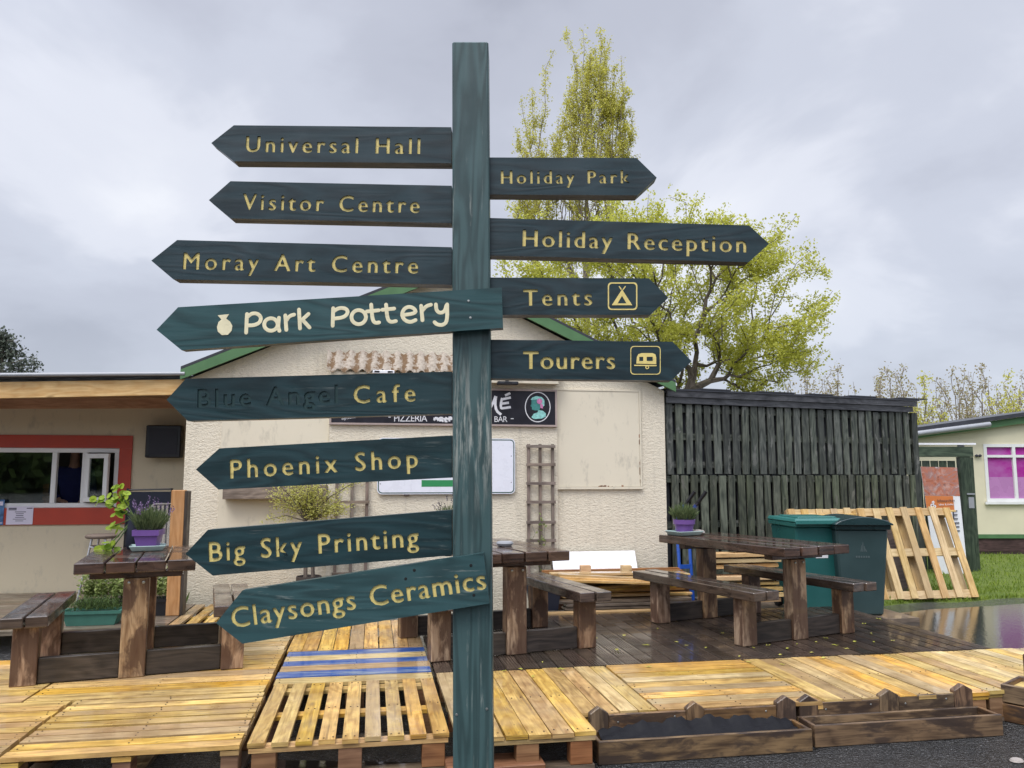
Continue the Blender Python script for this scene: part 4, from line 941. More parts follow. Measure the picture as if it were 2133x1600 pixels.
for k in range(5):
    v0 = -0.045 + k * 0.225; mb.prism([SITE(UL, v0, zs0 + .012 + .012 * k), SITE(-0.005, v0, zs1 + .012 + .012 * k), SITE(-0.005, v0, zs1 + .034 + .012 * k), SITE(UL, v0, zs0 + .034 + .012 * k)], SITE(0, 0.215, 0.01) - SITE(0, 0, 0))
mb.build('soffit_boards', 'postwood', cafe)
mb = MB(); mb.prism([SITE(UL, 0.45, zs0 - .10), SITE(-0.005, 0.45, zs1 - .10), SITE(-0.005, 0.45, zs1 + .01), SITE(UL, 0.45, zs0 + .01)], SITE(0, 0.06, 0) - SITE(0, 0, 0)); mb.build('soffit_beam', 'postwood', cafe)
# lamp and shelves in the room, person at the hatch
u, z = L(38, 943, 2.2); mb = MB(); mb.tube([SITE(u - .35, 2.2, 2.18), SITE(u + .35, 2.2, 2.18)], 0.018, 8); tl = mb.build('strip_light', 'tube', smooth=True); tag(tl, 'lit white strip light under the ceiling inside the cafe window', 'lamp')
u, z = L(122, 1000, 2.0); mb = MB()
for k in range(9): mb.box(SITE, u - .16, u + .02, 1.95, 2.25, 0.78 + k * .075, 0.78 + k * .075 + .05)
mb.box(SITE, u - .15, u + .01, 1.97, 2.23, 0.3, 1.44); tag(mb.build('bread_crate_stack', 'block'), 'stack of slatted brown crates just inside the open cafe hatch', 'crates')
def person():
    u, _ = L(147, 1000, 1.75); o = SITE(u, 1.85, 0.25)
    rt = thing('person', 'person in a navy jacket leaning at the open hatch inside the cafe', 'person', o, SITE.rz + R(200))
    f = Fr(o, SITE.rz + R(20)); v = lambda x, y, z: f(x, y, z) - o
    def skin(name, mat, pts, edges, rad, sub=1, root=0):
        me = bpy.data.meshes.new(name); Rz = -(SITE.rz + R(200)); rot = Matrix.Rotation(Rz, 3, 'Z')
        me.from_pydata([tuple(rot @ v(*p)) for p in pts], edges, []); ob = bpy.data.objects.new(name, me); C.objects.link(ob); ob.parent = rt
        ob.modifiers.new('skin', 'SKIN'); me.skin_vertices[0].data[0].use_root = True
        for sv, r in zip(me.skin_vertices[0].data, rad): sv.radius = (r, r) if not isinstance(r, tuple) else r
        ss = ob.modifiers.new('sub', 'SUBSURF'); ss.levels = ss.render_levels = sub; me.materials.append(MAT[mat]); return ob
    hip, chest, neck, head, crown = (0, 0, .92), (0.0, -.10, 1.25), (0.0, -.16, 1.44), (0.0, -.19, 1.56), (0.0, -.185, 1.66)
    P = [hip, chest, neck, head, crown, (.10, 0, .88), (.11, 0.02, .48), (.11, .04, .06), (.11, -.09, .03), (-.10, 0, .88), (-.11, .02, .48), (-.11, .04, .06), (-.11, -.09, .03),
         (.18, -.12, 1.36), (.22, -.10, 1.08), (.14, -.30, .98), (.10, -.37, .98), (-.18, -.12, 1.36), (-.22, -.10, 1.08), (-.14, -.30, .98), (-.10, -.37, .98), (0, -.28, 1.555)]
    E_ = [(0, 1), (1, 2), (2, 3), (3, 4), (0, 5), (5, 6), (6, 7), (7, 8), (0, 9), (9, 10), (10, 11), (11, 12), (1, 13), (13, 14), (14, 15), (15, 16), (1, 17), (17, 18), (18, 19), (19, 20), (3, 21)]
    Rr = [.13, .13, .055, .085, .06, .085, .06, .045, .035, .085, .06, .045, .035, .055, .042, .032, .03, .055, .042, .032, .03, .016]
    for sgn in (1, -1):      # fingers and thumb
        hnd = 16 if sgn == 1 else 20; b = P[hnd]
        for k, (dx, dy, l) in enumerate(((-.028, 0, .055), (-.01, 0, .065), (.01, 0, .062), (.026, 0, .048), (-.04 * sgn, .03, .03))):
            P.append((b[0] + dx, b[1] - l * .6, b[2] - .005)); P.append((b[0] + dx, b[1] - l, b[2] - .02)); n = len(P); E_.extend([(hnd, n - 2), (n - 2, n - 1)]); Rr.extend([.009, .008])
    skin('body', 'skin', P, E_, Rr, 2)
    skin('jacket', 'jacket', [(0, 0, .80), (0, -.10, 1.25), (0, -.14, 1.39), (.18, -.12, 1.36), (.22, -.10, 1.08), (.15, -.28, .99), (-.18, -.12, 1.36), (-.22, -.10, 1.08), (-.15, -.28, .99)],
         [(0, 1), (1, 2), (1, 3), (3, 4), (4, 5), (1, 6), (6, 7), (7, 8)], [.17, .17, .085, .07, .06, .048, .07, .06, .048])
    skin('hair', 'hair', [(0, -.155, 1.66), (0, -.12, 1.57), (0, -.20, 1.69)], [(0, 1), (0, 2)], [.085, .08, .06])
    skin('trousers', 'navy', [(0, 0, .86), (.10, 0, .82), (.11, .02, .48), (.11, .04, .1), (-.10, 0, .82), (-.11, .02, .48), (-.11, .04, .1)], [(0, 1), (1, 2), (2, 3), (0, 4), (4, 5), (5, 6)], [.14, .1, .075, .065, .1, .075, .065])
person()
# notices under the window
def notice(x0, x1, y0, y1, mat, label, lines):
    v = LV - 0.026; a = L(x0, y1, v); b_ = L(x1, y0, v); t = thing('notice', label, 'notice', SITE((a[0] + b_[0]) / 2, v, a[1]), SITE.rz)
    mb = MB(); mb.box(SITE, a[0], b_[0], v - .002, v + .003, a[1], b_[1]); mb.build('sheet', mat, t)
    w, hgt = b_[0] - a[0], b_[1] - a[1]; mb = MB()
    for (cx, cy, lw, lh) in lines: mb.box(SITE, a[0] + w * (cx - lw / 2), a[0] + w * (cx + lw / 2), v - .0032, v - .0022, a[1] + hgt * (cy - lh / 2), a[1] + hgt * (cy + lh / 2))
    mb.build('print', 'ink' if mat == 'paper' else 'paper', t)
notice(12, 70, 1055, 1093, 'paper', 'white printed notice pinned under the cafe window', [(.22, .9, .3, .06), (.22, .82, .3, .05), (.86, .9, .22, .05), (.52, .7, .42, .035), (.5, .6, .3, .03), (.5, .5, .28, .035), (.5, .4, .34, .03), (.5, .3, .5, .03), (.5, .2, .3, .03)])
notice(-30, 10, 1041, 1094, 'posterblue', 'blue poster at the left edge of the photo beside the white notice', [(.8, .85, .25, .16), (.5, .08, .9, .03)])
# black loudspeaker on the cafe wall
u0, z1 = L(307, 886, .95); u1, z0 = L(377, 954, .95)
spk = thing('loudspeaker', 'square black loudspeaker box fixed on the cream wall right of the cafe window', 'speaker', SITE((u0 + u1) / 2, .98, z0), SITE.rz)
mb = MB(); mb.box(SITE, u0, u1, .90, 1.06, z0, z1); mb.build('cabinet', 'black', spk, bevel=0.012)
mb = MB(); mb.box(SITE, u0 + .04, u1 - .04, .893, .899, z0 + .04, z1 - .04); mb.build('grille', 'signblack', spk)
mb = MB(); mb.box(SITE, (u0 + u1) / 2 - .05, (u0 + u1) / 2 + .05, 1.062, 1.099, z0 + .08, z1 - .08); mb.build('bracket', 'black', spk)
# short orange post by the hut corner
u0, v0 = SITE.gnd(363, 1281, .2); zt_ = SITE.hit(376, 1021, v0)[1]
pst = thing('timber_post', 'square orange-brown timber post standing by the left corner of the cream hut', 'post', SITE(u0, v0, DZ), SITE.rz)
mb = MB(); mb.box(SITE, u0 - .07, u0 + .055, v0 - .05, v0 + .05, DZ, zt_); mb.build('shaft', 'postwood', pst, bevel=0.004)
mb = MB(); mb.box(SITE, u0 + .057, u0 + .085, v0 - .048, v0 + .09, DZ, zt_ - .01); mb.build('dark_batten', 'beam', pst)
# black windbreak, box with a lid
a = SITE.hit(278, 1019, .45); b_ = SITE.hit(358, 1100, .45)
wb = thing('windbreak', 'dark navy cloth windbreak panel behind the lavender pot by the cafe wall', 'windbreak', SITE((a[0] + b_[0]) / 2, .45, DZ), SITE.rz)
mb = MB(); mb.box(SITE, a[0] - .05, b_[0] - .03, .445, .455, b_[1] - .15, a[1] - .03); mb.build('cloth', 'navy', wb)
for uu in (a[0] - .06, b_[0] - .02):
    mb = MB(); mb.tube([SITE(uu, .45, DZ), SITE(uu, .45, a[1] + .01)], .014, 8); mb.build('pole', 'black', wb)
mb = MB(); mb.tube([SITE(a[0] - .06, .45, a[1] - .01), SITE(b_[0] - .02, .45, a[1] + .0)], .009, 8); mb.build('rail', 'black', wb)

# aluminium stool and chairs
def stool(label, c, seat_z, rad):
    t = thing('bar_stool', label, 'stool', c, SITE.rz); mb = MB(); mb.lathe(c + Vector((0, 0, seat_z)), [(rad * .9, -.03), (rad, -.015), (rad, .0), (rad * .85, .012)], 20); mb.build('seat', 'trellis', t, smooth=True)
    for k in range(4):
        an = R(45 + 90 * k); mb = MB(); mb.tube([c + Vector((math.cos(an) * rad * .6, math.sin(an) * rad * .6, seat_z - .03)), c + Vector((math.cos(an) * rad * 1.25, math.sin(an) * rad * 1.25, 0))], .013, 8); mb.build('leg', 'alu', t, smooth=True)
    for zz in (.28, seat_z - .12):
        f = rad * (.6 + .65 * (1 - zz / seat_z)); mb = MB(); mb.tube([c + Vector((f * math.cos(R(a)), f * math.sin(R(a)), zz)) for a in range(0, 361, 20)], .009, 6); mb.build('foot_ring', 'alu', t, smooth=True)
p = SITE(SITE.hit(213, 1115, .3)[0], .3, DZ); stool('metal bar stool with a round seat against the cafe wall, left of the windbreak', p, SITE.hit(213, 1115, .3)[1] - DZ, .17)
def chair(label, u, v, rz):
    o = SITE(u, v, DZ); f = Fr(o, SITE.rz + rz); t = thing('cafe_chair', label, 'chair', o, SITE.rz + rz, 'stacked aluminium cafe chairs')
    mb = MB(); 
    for k in range(6): mb.box(f, -.2, .2, -.2 + k * .07, -.2 + k * .07 + .05, .445, .455)
    mb.build('seat', 'alu', t)
    for sx in (-1, 1):
        mb = MB(); mb.tube([f(sx * .22, -.22, 0), f(sx * .22, -.2, .45), f(sx * .24, -.16, .64), f(sx * .24, -.02, .67), f(sx * .23, .18, .66)], .012, 8); mb.build('front_leg', 'alu', t, smooth=True)
        mb = MB(); mb.tube([f(sx * .2, .26, 0), f(sx * .2, .2, .45), f(sx * .2, .25, .84)], .012, 8); mb.build('rear_leg', 'alu', t, smooth=True)
    mb = MB(); mb.tube([f(.2, .25, .84), f(.12, .275, .9), f(-.12, .275, .9), f(-.2, .25, .84)], .012, 8); mb.build('top_rail', 'alu', t, smooth=True)
    mb = MB()
    for k in range(7): mb.box(f, -.15 + k * .047, -.15 + k * .047 + .026, .222, .23, .46, .885)
    mb.build('back_slats', 'alu', t); return t
c0 = chair('lower aluminium cafe chair of the stacked pair beside the orange post', -0.12, 0.10, R(35)); 
c1 = dup(c0, SITE(-0.10, 0.14, DZ + .13), SITE.rz + R(37), 'upper aluminium cafe chair of the stacked pair beside the orange post')

# ================================================================== DARK SLATTED FENCE / SHED SIDE
fo = D(1389, 985, 9.62); FN = Fr((fo.x, fo.y, 0), R(21)); FL = 3.98
fen = thing('slatted_shed', 'long dark green slatted shed side right of the cream hut with a felt roof edge', 'shed', FN(FL / 2, 0, 0), FN.rz)
zm = 1.56; n = 29; pit = FL / n
mb = MB()
for i in range(n):
    u = i * pit + rng.uniform(-.004, .004); w = pit * rng.uniform(.64, .76); k_ = rng.uniform(-.012, .012); a_ = FN(u, -.024 + rng.uniform(-.004, .003), zm + rng.uniform(-.01, .004)); mb.hexa(a_, FN(u + w, -.024, 0) - FN(u, -.024, 0), FN(0, .022, 0) - FN(0, 0, 0), FN(k_, 0, 2.435 - zm + rng.uniform(-.02, .0)) - FN(0, 0, 0), None, 2)
mb.build('upper_slats', 'fence', fen, bevel=.003)
mb = MB()
for i in range(n):
    u = i * pit + .05 + rng.uniform(-.004, .004); w = pit * rng.uniform(.66, .76); w = min(w, FL + .06 - u); k_ = rng.uniform(-.012, .012); mb.hexa(FN(u - k_, -.030 + rng.uniform(-.004, .003), .06), FN(w, 0, 0) - FN(0, 0, 0), FN(0, .024, 0) - FN(0, 0, 0), FN(k_, 0, zm - .068 + rng.uniform(-.012, .002)) - FN(0, 0, 0), None, 2)
mb.build('lower_slats', 'fence_low', fen, bevel=.003)
mb = MB()
for z in (0.35, .95, 1.50, 1.68, 2.02, 2.36): mb.box(FN, 0, FL, .002, .05, z - .04, z + .04, None, 0)
mb.build('rails', 'fence', fen)
mb = MB(); 
for i in range(n):
    u = i * pit - .045; mb.box(FN, max(u, 0), u + pit * .80, .052, .07, .06, 2.38)
mb.build('rear_slats', 'roof', fen)
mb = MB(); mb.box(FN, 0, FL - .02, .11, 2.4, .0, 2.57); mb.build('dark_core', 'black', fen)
mb = MB(); mb.box(FN, FL + .0, FL + .10, -.03, .09, 0.0, 2.42); mb.build('end_post', 'fence', fen, bevel=.004)
mb = MB(); mb.box(FN, -.02, FL + .0, -.055, -.027, 2.425, 2.50, .2, 0); mb.build('lower_trim', 'trim', fen)
mb = MB(); mb.box(FN, -.02, FL + .05, -.085, -.05, 2.503, 2.575, .7, 0); mb.build('roof_trim', 'trim', fen)
mb = MB(); mb.prism([FN(-.02, -.10, 2.578), FN(FL + .08, -.10, 2.578), FN(FL + .08, -.10, 2.60), FN(-.02, -.10, 2.60)], FN(0, 2.5, .12) - FN(0, 0, 0))
for k in range(5): uu = .5 + k * .8 + rng.uniform(-.1, .1); mb.box(FN, uu, uu + rng.uniform(.3, .6), -.105, .3, 2.603, 2.618)
mb.build('felt_roof', 'roof', fen)

# ================================================================== CHALET, GATE, BANNER (right)
CY_ = 15.3; CH = Fr((D(1905, 1100, CY_).x, CY_, 0), 0); q = lambda x, y, v=0.0: CH.hit(x, y, v)
ch = thing('chalet', 'cream timber chalet with green trim and magenta windows at the right edge', 'chalet', CH(3, 2, 0), 0)
zb_ = q(2080, 1113)[1]; e0 = q(1912, 915); e1 = q(2133, 884); slope = (e1[1] - e0[1]) / (e1[0] - e0[0]); UR = 6.0; UP = 4.2
zr = lambda u: e0[1] + slope * min(u, UP) - slope * max(u - UP, 0)
wx0 = q(2047, 925)[0]; wz1 = q(2050, 925)[1]; wz0 = q(2060, 1045)[1]; wx1 = wx0 + 1.75
mb = MB(); d = CH(0, 4, 0) - CH(0, 0, 0)
mb.prism([CH(0, 0, zb_), CH(wx0, 0, zb_), CH(wx0, 0, zr(wx0)), CH(0, 0, zr(0))], (0, .12, 0)); mb.prism([CH(wx0, 0, zb_), CH(wx1, 0, zb_), CH(wx1, 0, wz0), CH(wx0, 0, wz0)], (0, .12, 0))
mb.prism([CH(wx0, 0, wz1), CH(wx1, 0, wz1), CH(wx1, 0, zr(wx1)), CH(wx0, 0, zr(wx0))], (0, .12, 0)); mb.prism([CH(wx1, 0, zb_), CH(UR, 0, zb_), CH(UR, 0, zr(UR)), CH(UP, 0, zr(UP)), CH(wx1, 0, zr(wx1))], (0, .12, 0))
mb.prism([CH(0, .12, zb_), CH(0, 4, zb_), CH(0, 4, zr(0)), CH(0, .12, zr(0))], (.1, 0, 0)); mb.build('wall', 'chalet_wall', ch)
mb = MB(); mb.box(CH, 0.0, UR, -.03, .12, zb_ - .075, zb_ - .002); mb.build('base_trim', 'fascia', ch)
mb = MB(); mb.box(CH, 0.02, UR, .01, .10, 0.0, zb_ - .078, None, 0); mb.box(CH, .35, UR, -.002, .009, .10, .34, None, 0); mb.build('plinth', 'plinth', ch)
mb = MB(); mb.prism([CH(-.06, -.12, zr(-.06) + .0), CH(UP, -.12, zr(UP)), CH(UP, -.12, zr(UP) + .13), CH(-.06, -.12, zr(-.06) + .13)], (0, .04, 0)); mb.build('fascia', 'fascia', ch)
mb = MB(); mb.prism([CH(-.1, -.2, zr(-.1) + .133), CH(UP, -.2, zr(UP) + .133), CH(UP, -.2, zr(UP) + .21), CH(-.1, -.2, zr(-.1) + .21)], (0, 4.4, 0)); mb.build('roof', 'roof', ch)
g0_ = q(1908, 905, -.25); g1_ = q(2062, 884, -.25); mb = MB(); mb.tube([CH(g0_[0] - .1, -.25, g0_[1]), CH(g1_[0], -.25, g1_[1])], .05, 8); mb.build('gutter', 'gutter', ch, smooth=True)
mb = MB(); T = .06; um = wx0 + .55; ztr = wz1 - .26
for a, b_, c, e in ((wx0, wx1, wz0, wz0 + T), (wx0, wx1, wz1 - T, wz1), (wx0, wx0 + T, wz0 + T, wz1 - T), (um, um + T, wz0 + T, wz1 - T), (wx1 - T, wx1, wz0 + T, wz1 - T), (wx0 + T, um, ztr, ztr + T * .8), (um + T, wx1 - T, ztr, ztr + T * .8)): mb.box(CH, a, b_, -.02, .06, c, e)
wf_ = mb.build('window_frame', 'upvc', ch)
for a, b_, c, e in ((wx0 + T, um, wz0 + T, ztr), (wx0 + T, um, ztr + .05, wz1 - T), (um + T, wx1 - T, wz0 + T, ztr), (um + T, wx1 - T, ztr + .05, wz1 - T)):
    mb = MB(); mb.box(CH, a, b_, .02, .03, c, e); mb.build('pane', 'magenta', wf_)
    if e < wz1 - .15: mb = MB(); mb.box(CH, a, b_, .016, .0195, c, c + (e - c) * .52); mb.build('lower_film', 'lilac', wf_)
mb = MB(); mb.box(CH, wx0 - .05, wx1 + .05, -.06, -.022, wz0 - .05, wz0 - .002); mb.build('sill', 'upvc', wf_)
for x in (2034, 2041):
    a = q(x, 952, -.03); mb = MB(); mb.lathe(CH(a[0], -.04, a[1]), [(.02, 0), (.035, .03), (.01, .05)], 10); mb.build('outside_lamp', 'ink', ch)
GY = 12.6; GT = Fr((0, GY, 0), 0); gq = lambda x, y: GT.hit(x, y, 0)
ga = thing('garden_gate', 'dark green timber gate and frame between the slatted shed and the chalet', 'gate', GT(gq(1965, 1100)[0], 0, 0), 0)
x0 = gq(1906, 1000)[0]; x1, zt1 = gq(2022, 931); zt0 = gq(1960, 952)[1]
mb = MB(); mb.box(GT, x0, x1, -.06, .04, zt0, zt1, None, 0); mb.build('header_beam', 'gate', ga, bevel=.004)
mb = MB(); mb.box(GT, x0, x1 + .04, -.08, .06, zt1 + .03, zt1 + .06); mb.box(GT, x1 - .2, x1 - .1, .0, .03, zt1 + .001, zt1 + .03); mb.build('white_capping', 'white', ga)
px0, px1 = gq(2001, 1050)[0], gq(2021, 1050)[0]
mb = MB(); mb.box(GT, px0, px1 + .02, -.055, .05, 0, zt0 - .002, None, 2); mb.build('gate_post', 'gate', ga, bevel=.004)
mb = MB(); mb.box(GT, px1 + .025, px1 + .13, .06, .14, 0, zt0 - .002, None, 2); mb.build('gate_post', 'gate', ga)
mb = MB(); k = 0; xx = x0
while xx < px0 - .03: mb.box(GT, xx, min(xx + .115, px0 - .012), .0, .02, .08, zt0 - .06, None, 2); xx += .135
mb.build('gate_slats', 'gate', ga)
mb = MB(); mb.box(GT, x0, px0 - .01, .022, .05, .5, .6); mb.box(GT, x0, px0 - .01, .022, .05, 1.5, 1.6); mb.build('gate_rails', 'gate', ga)
a = gq(2012, 1029); mb = MB(); mb.box(GT, a[0] - .02, a[0] + .10, -.075, -.057, a[1] - .01, a[1] + .012); mb.box(GT, a[0], a[0] + .085, -.066, -.057, a[1] - .22, a[1] - .05); mb.build('latch', 'gutter', ga)
# banner leaning in front of the gate
BY = 12.3; BN = Fr((0, BY, 0), 0); lean = 0.045
bq = lambda x, y: BN.hit(x, y, 0)
bn = thing('banner_board', 'tall white board with an orange bicycle picture and bold letters standing before the green gate', 'banner', BN(bq(1965, 1100)[0], 0, 0), BN.rz)
tl, tr = bq(1921, 972), bq(1997, 974); bl = (bq(1950, 1190)[0], .02); br = (bq(2016, 1190)[0], .02)
def bp(s, t, off=0.0):      # s across, t up
    a = Vector((bl[0], bl[1])).lerp(Vector((br[0], br[1])), s); b_ = Vector((tl[0], tl[1])).lerp(Vector((tr[0], tr[1])), s); c = a.lerp(b_, t); return BN(c.x, off + .05 * t, c.y)
def quad(name, mat, s0, s1, t0, t1, off, d=.012):
    mb = MB(); mb.prism([bp(s0, t0, off), bp(s1, t0, off), bp(s1, t1, off), bp(s0, t1, off)], BN(0, d, 0) - BN(0, 0, 0)); return mb.build(name, mat, bn)
quad('board', 'white', 0, 1, 0, 1, 0.0); ts = lambda y: (1190 - y) / (1190 - 973)
quad('picture', 'picture', 0, 1, ts(1031), 1, -.003, .002); quad('orange_band', 'orange', 0, .80, ts(1062), ts(1031.5), -.003, .002)
q_ = lambda x, y: (lambda a: (a[0], a[1]))(BN.hit(x, y, .02))
lettering('lettering', 'ink', bn, 'bikespokes', q_(1953, 1045.5), q_(1989, 1044.5), 5.2 / F * BY, .020, BN); lettering('lettering', 'white', bn, 'bikes & trailers', q_(1956, 1053), q_(1988, 1052), 3.8 / F * BY, .020, BN)
lettering('lettering', 'ink', bn, 'E', q_(1985, 1082), q_(1995, 1082), 19 / F * BY, .014, BN, .002); lettering('lettering', 'ink', bn, 'E', q_(1988.5, 1107), q_(1999, 1107), 19 / F * BY, .012, BN, .002)
wall_strokes([[(1941, 1047), (1946, 1043), (1944, 1052), (1950, 1054), (1947, 1058)], circ(1942, 1053, 3, 3, 0, 360, 8)], 2.4, 'white', 'cyclist_emblem', bn, .018, BN)

# ================================================================== PICNIC TABLES
def picnic(label, leg, rz, Lg, span, over, seat_mat='seat_grey', sw=0.27):
    dr = Vector((-math.sin(rz), math.cos(rz), 0)); c = Vector((leg.x, leg.y, DZ)) + dr * (Lg / 2 - over); f = Fr(c, rz)
    t = thing('picnic_table', label, 'picnic table', c, rz, 'heavy timber picnic tables on the deck')
    W = 0.74; mb = MB(); w = (W - .036) / 4
    for i in range(4): x = -W / 2 + i * (w + .012); mb.box(f, x, x + w, -Lg / 2 + rng.uniform(-.008, .008), Lg / 2 + rng.uniform(-.01, .01), .70 + rng.uniform(0, .003), .775 + rng.uniform(-.003, .003), None, 1)
    mb.build('tabletop', 'table', t, bevel=.006)
    yl = Lg / 2 - over
    for s in (-1, 1):
        mb = MB(); mb.box(f, -.29, .29, s * yl - .045, s * yl + .045, .655, .698, None, 0); mb.build('batten', 'table', t, bevel=.004)
        mb = MB(); mb.box(f, -.08, .08, s * yl - .055, s * yl + .055, .0, .653, None, 2); mb.build('leg', 'leg', t, bevel=.006)
        for sx in (-1, 1):
            mb = MB(); mb.box(f, sx * span - .075, sx * span + .075, s * yl - .055, s * yl + .055, 0, .372, None, 2); mb.build('leg', 'leg', t, bevel=.006)
        for sx in (-.045, .045):
            mb = MB(); yy = s * yl + (-.057 if s < 0 else .057); mb.lathe(f(sx, yy, .625), [(.011, 0), (.009, .006), (.002, .008)], 8, axis=(f(1, 0, 0) - f(0, 0, 0), Vector((0, 0, 1)), (f(0, -1, 0) - f(0, 0, 0)) * (1 if s < 0 else -1))); mb.build('bolt', 'screw', t)
        for sx in (-1, 1):
            a, b_ = (-span + .077, -.082) if sx < 0 else (.082, span - .077)
            mb = MB(); mb.box(f, a, b_, s * yl - .028, s * yl + .028, .004, .165, None, 0); mb.build('ground_beam', 'beam', t, bevel=.004)
    for sx in (-1, 1):
        mb = MB(); pw = (sw - .014) / 2
        for k in range(2): x = sx * span - sw / 2 + k * (pw + .014); mb.box(f, x, x + pw, -Lg / 2 + .02 + rng.uniform(-.01, .01), Lg / 2 - .02, .376, .448 + rng.uniform(-.003, .003), None, 1)
        mb.build('seat', seat_mat, t, bevel=.006)
    return t, f
tA, fA = picnic('dark timber picnic table at the left with a square lavender pot on top', G(275, 1408, DZ), R(21), 1.22, .635, .16)
tB, fB = picnic('dark timber picnic table with benches partly behind the signpost', G(1072, 1361, DZ), R(22), 1.35, .60, .22)
tC, fC = picnic('dark timber picnic table on the right, in front of the two wheelie bins', G(1660, 1330, DZ), R(27), 1.62, .56, .26, 'seat_grey')

# ---- lavender pots and other table things
def lavender(label, c, n, h, rad, pot, flower='lavflower', tray=None, nf=30):
    t = thing('lavender_pot', label, 'lavender', c, SITE.rz)
    if pot == 'square':
        mb = MB(); mb.lathe(c, [(.066, .0), (.086, .10), (.097, .102), (.099, .145), (.088, .145), (.083, .12)], 32, .92, SITE.rz + R(0)); ph = .13
    else: mb = MB(); mb.lathe(c, [(.075, .0), (.092, .09), (.104, .092), (.106, .135), (.095, .135), (.09, .115)], 28); ph = .12
    mb.build('pot', 'purple', t, smooth=True)
    mb = MB(); mb.lathe(c, [(.08, ph - .02), (.078, ph - .012), (.001, ph - .01)], 20); mb.build('soil', 'soil', t)
    mb = MB(); fm = MB()
    for i in range(n):
        a = rng.uniform(0, 6.283); r = rng.random() ** .5; b = c + Vector((math.cos(a) * r * .07, math.sin(a) * r * .07, ph - .01))
        tip = c + Vector((math.cos(a) * r * rad, math.sin(a) * r * rad, ph + h * (1.0 - .42 * r * r) * rng.uniform(.7, 1.05))); d = tip - b
        for k in range(3):
            s0 = rng.uniform(.1, .75); mb.leaf(b + d * s0, d.normalized() + Vector((rng.uniform(-.35, .35), rng.uniform(-.35, .35), 0)), (rng.uniform(-1, 1), rng.uniform(-1, 1), .2), h * rng.uniform(.18, .34), .007)
        mb.leaf(b, d, (rng.uniform(-1, 1), rng.uniform(-1, 1), 0), d.length, .004)
        if i < nf:
            e = d.normalized(); s = b + d * rng.uniform(.98, 1.12); mb.leaf(b + d * .6, s - b - d * .6, (1, 0, 0), (s - b - d * .6).length, .004)
            for k in range(8): fm.leaf(s + e * .006 * k, Vector((rng.uniform(-1, 1), rng.uniform(-1, 1), .7)), (rng.uniform(-1, 1), rng.uniform(-1, 1), 1), .015, .010)
    mb.build('foliage', 'lav', t); fm.build('flowers', flower, t); return t
def tray(label, c, L_, W_, rz):
    f = Fr(c, rz); mb = MB(); V = []; prof = [(.80, 0), (.84, .004), (1.0, .036), (.985, .04), (.86, .01), (.0, .009)]
    mb.lathe(c, [(r * W_, z) for r, z in prof], 32, .85, rz, sx=L_ / W_); return tag(mb.build('tray', 'tray', smooth=True), label, 'tray')
ZT = DZ + .778
pA = G(308, 1146, ZT); tray('pale green plastic tray under the lavender pot on the left table', pA, .13, .11, fA.rz); lavender('bushy lavender with purple flower tips in a square purple pot, on the left picnic table', pA + Vector((0, 0, .012)), 330, .22, .155, 'square', nf=34)
pB = fB(-.22, .46, .778); lavender('lavender with dark buds at the far end of the middle table, left of the signpost', pB, 200, .24, .16, 'round', 'lavdark', nf=26)
pC = fC(-.20, .62, .778); tray('pale tray under the round lavender pot at the far end of the right table', pC, .15, .12, fC.rz); lavender('green lavender without flowers in a round purple pot on the right picnic table', pC + Vector((0, 0, .012)), 300, .20, .15, 'round', 'lavdark', nf=4)
for dx, dy, r, lab in ((.15, -.02, .055, 'pale pebble beside the lavender tray on the right table, nearer the camera'), (.13, .07, .045, 'pale pebble half behind the lavender tray on the right table')):
    mb = MB(); cc_ = fC(-.20 + dx, .62 + dy, .778); mb.lathe(cc_, [(r * .7, 0), (r, .018), (r * .85, .038), (r * .3, .048)], 16, sx=1.35, rot=.4); tag(mb.build('pebble', 'stone', smooth=True), lab, 'stone')
ca = fB(.05, -.12, .778); mb = MB(); mb.lathe(ca, [(.055, 0), (.065, .012), (.07, .02), (.065, .032), (.05, .036)], 24); tag(mb.build('ashtray', 'ash', smooth=True), 'round grey lidded ashtray on the middle picnic table right of the signpost', 'ashtray')
# broad-leaved plant trained up a dark pot on the left table
cP = fA(-.10, .40, .778); lp_ = thing('leafy_plant', 'lime green broad-leaved plant in a tall dark vase at the back of the left table', 'plant', cP, fA.rz)
mb = MB(); mb.lathe(cP, [(.045, 0), (.06, .03), (.055, .16), (.035, .24), (.04, .26), (.03, .26)], 18); mb.build('vase', 'navy', lp_, smooth=True)
mb = MB(); lf = MB()
def round_leaf(m, p, nrm, r):
    nrm = Vector(nrm).normalized(); a = nrm.orthogonal().normalized(); b = nrm.cross(a); n = 9; vs = [p + nrm * r * .0]
    vs += [p + (a * math.cos(k * 2 * math.pi / n) + b * math.sin(k * 2 * math.pi / n)) * r * (1 + .12 * math.sin(k * 5)) + nrm * r * .22 * (1 if k % 2 else .6) for k in range(n)]
    m.add(vs, [(0, 1 + k, 1 + (k + 1) % n) for k in range(n)], None, rng.random())
heads = [((215, 1150), .06, 10), ((232, 1145), .05, 8), ((240, 1035), .07, 18), ((252, 1030), .06, 14), ((246, 1065), .05, 10), ((240, 1095), .04, 6), ((205, 1040), .03, 7)]
for (x, y), sc_, nn in heads:
    w = D(x, y, cP.y - (.12 if y > 1120 else 0)); pts = [cP + Vector((0, 0, .24)), cP.lerp(w, .5) + Vector((0, 0, .12)), w]; mb.tube(pts, .005, 5)
    for i in range(nn): round_leaf(lf, w + Vector((rng.uniform(-1, 1), rng.uniform(-.6, .6), rng.uniform(-1, 1))) * sc_ * 1.1, (rng.uniform(-.7, .7), rng.uniform(-1.2, -.1), rng.uniform(.0, 1)), rng.uniform(.018, .034))
mb.build('stems', 'herb', lp_); lf.build('leaves', 'lime', lp_)

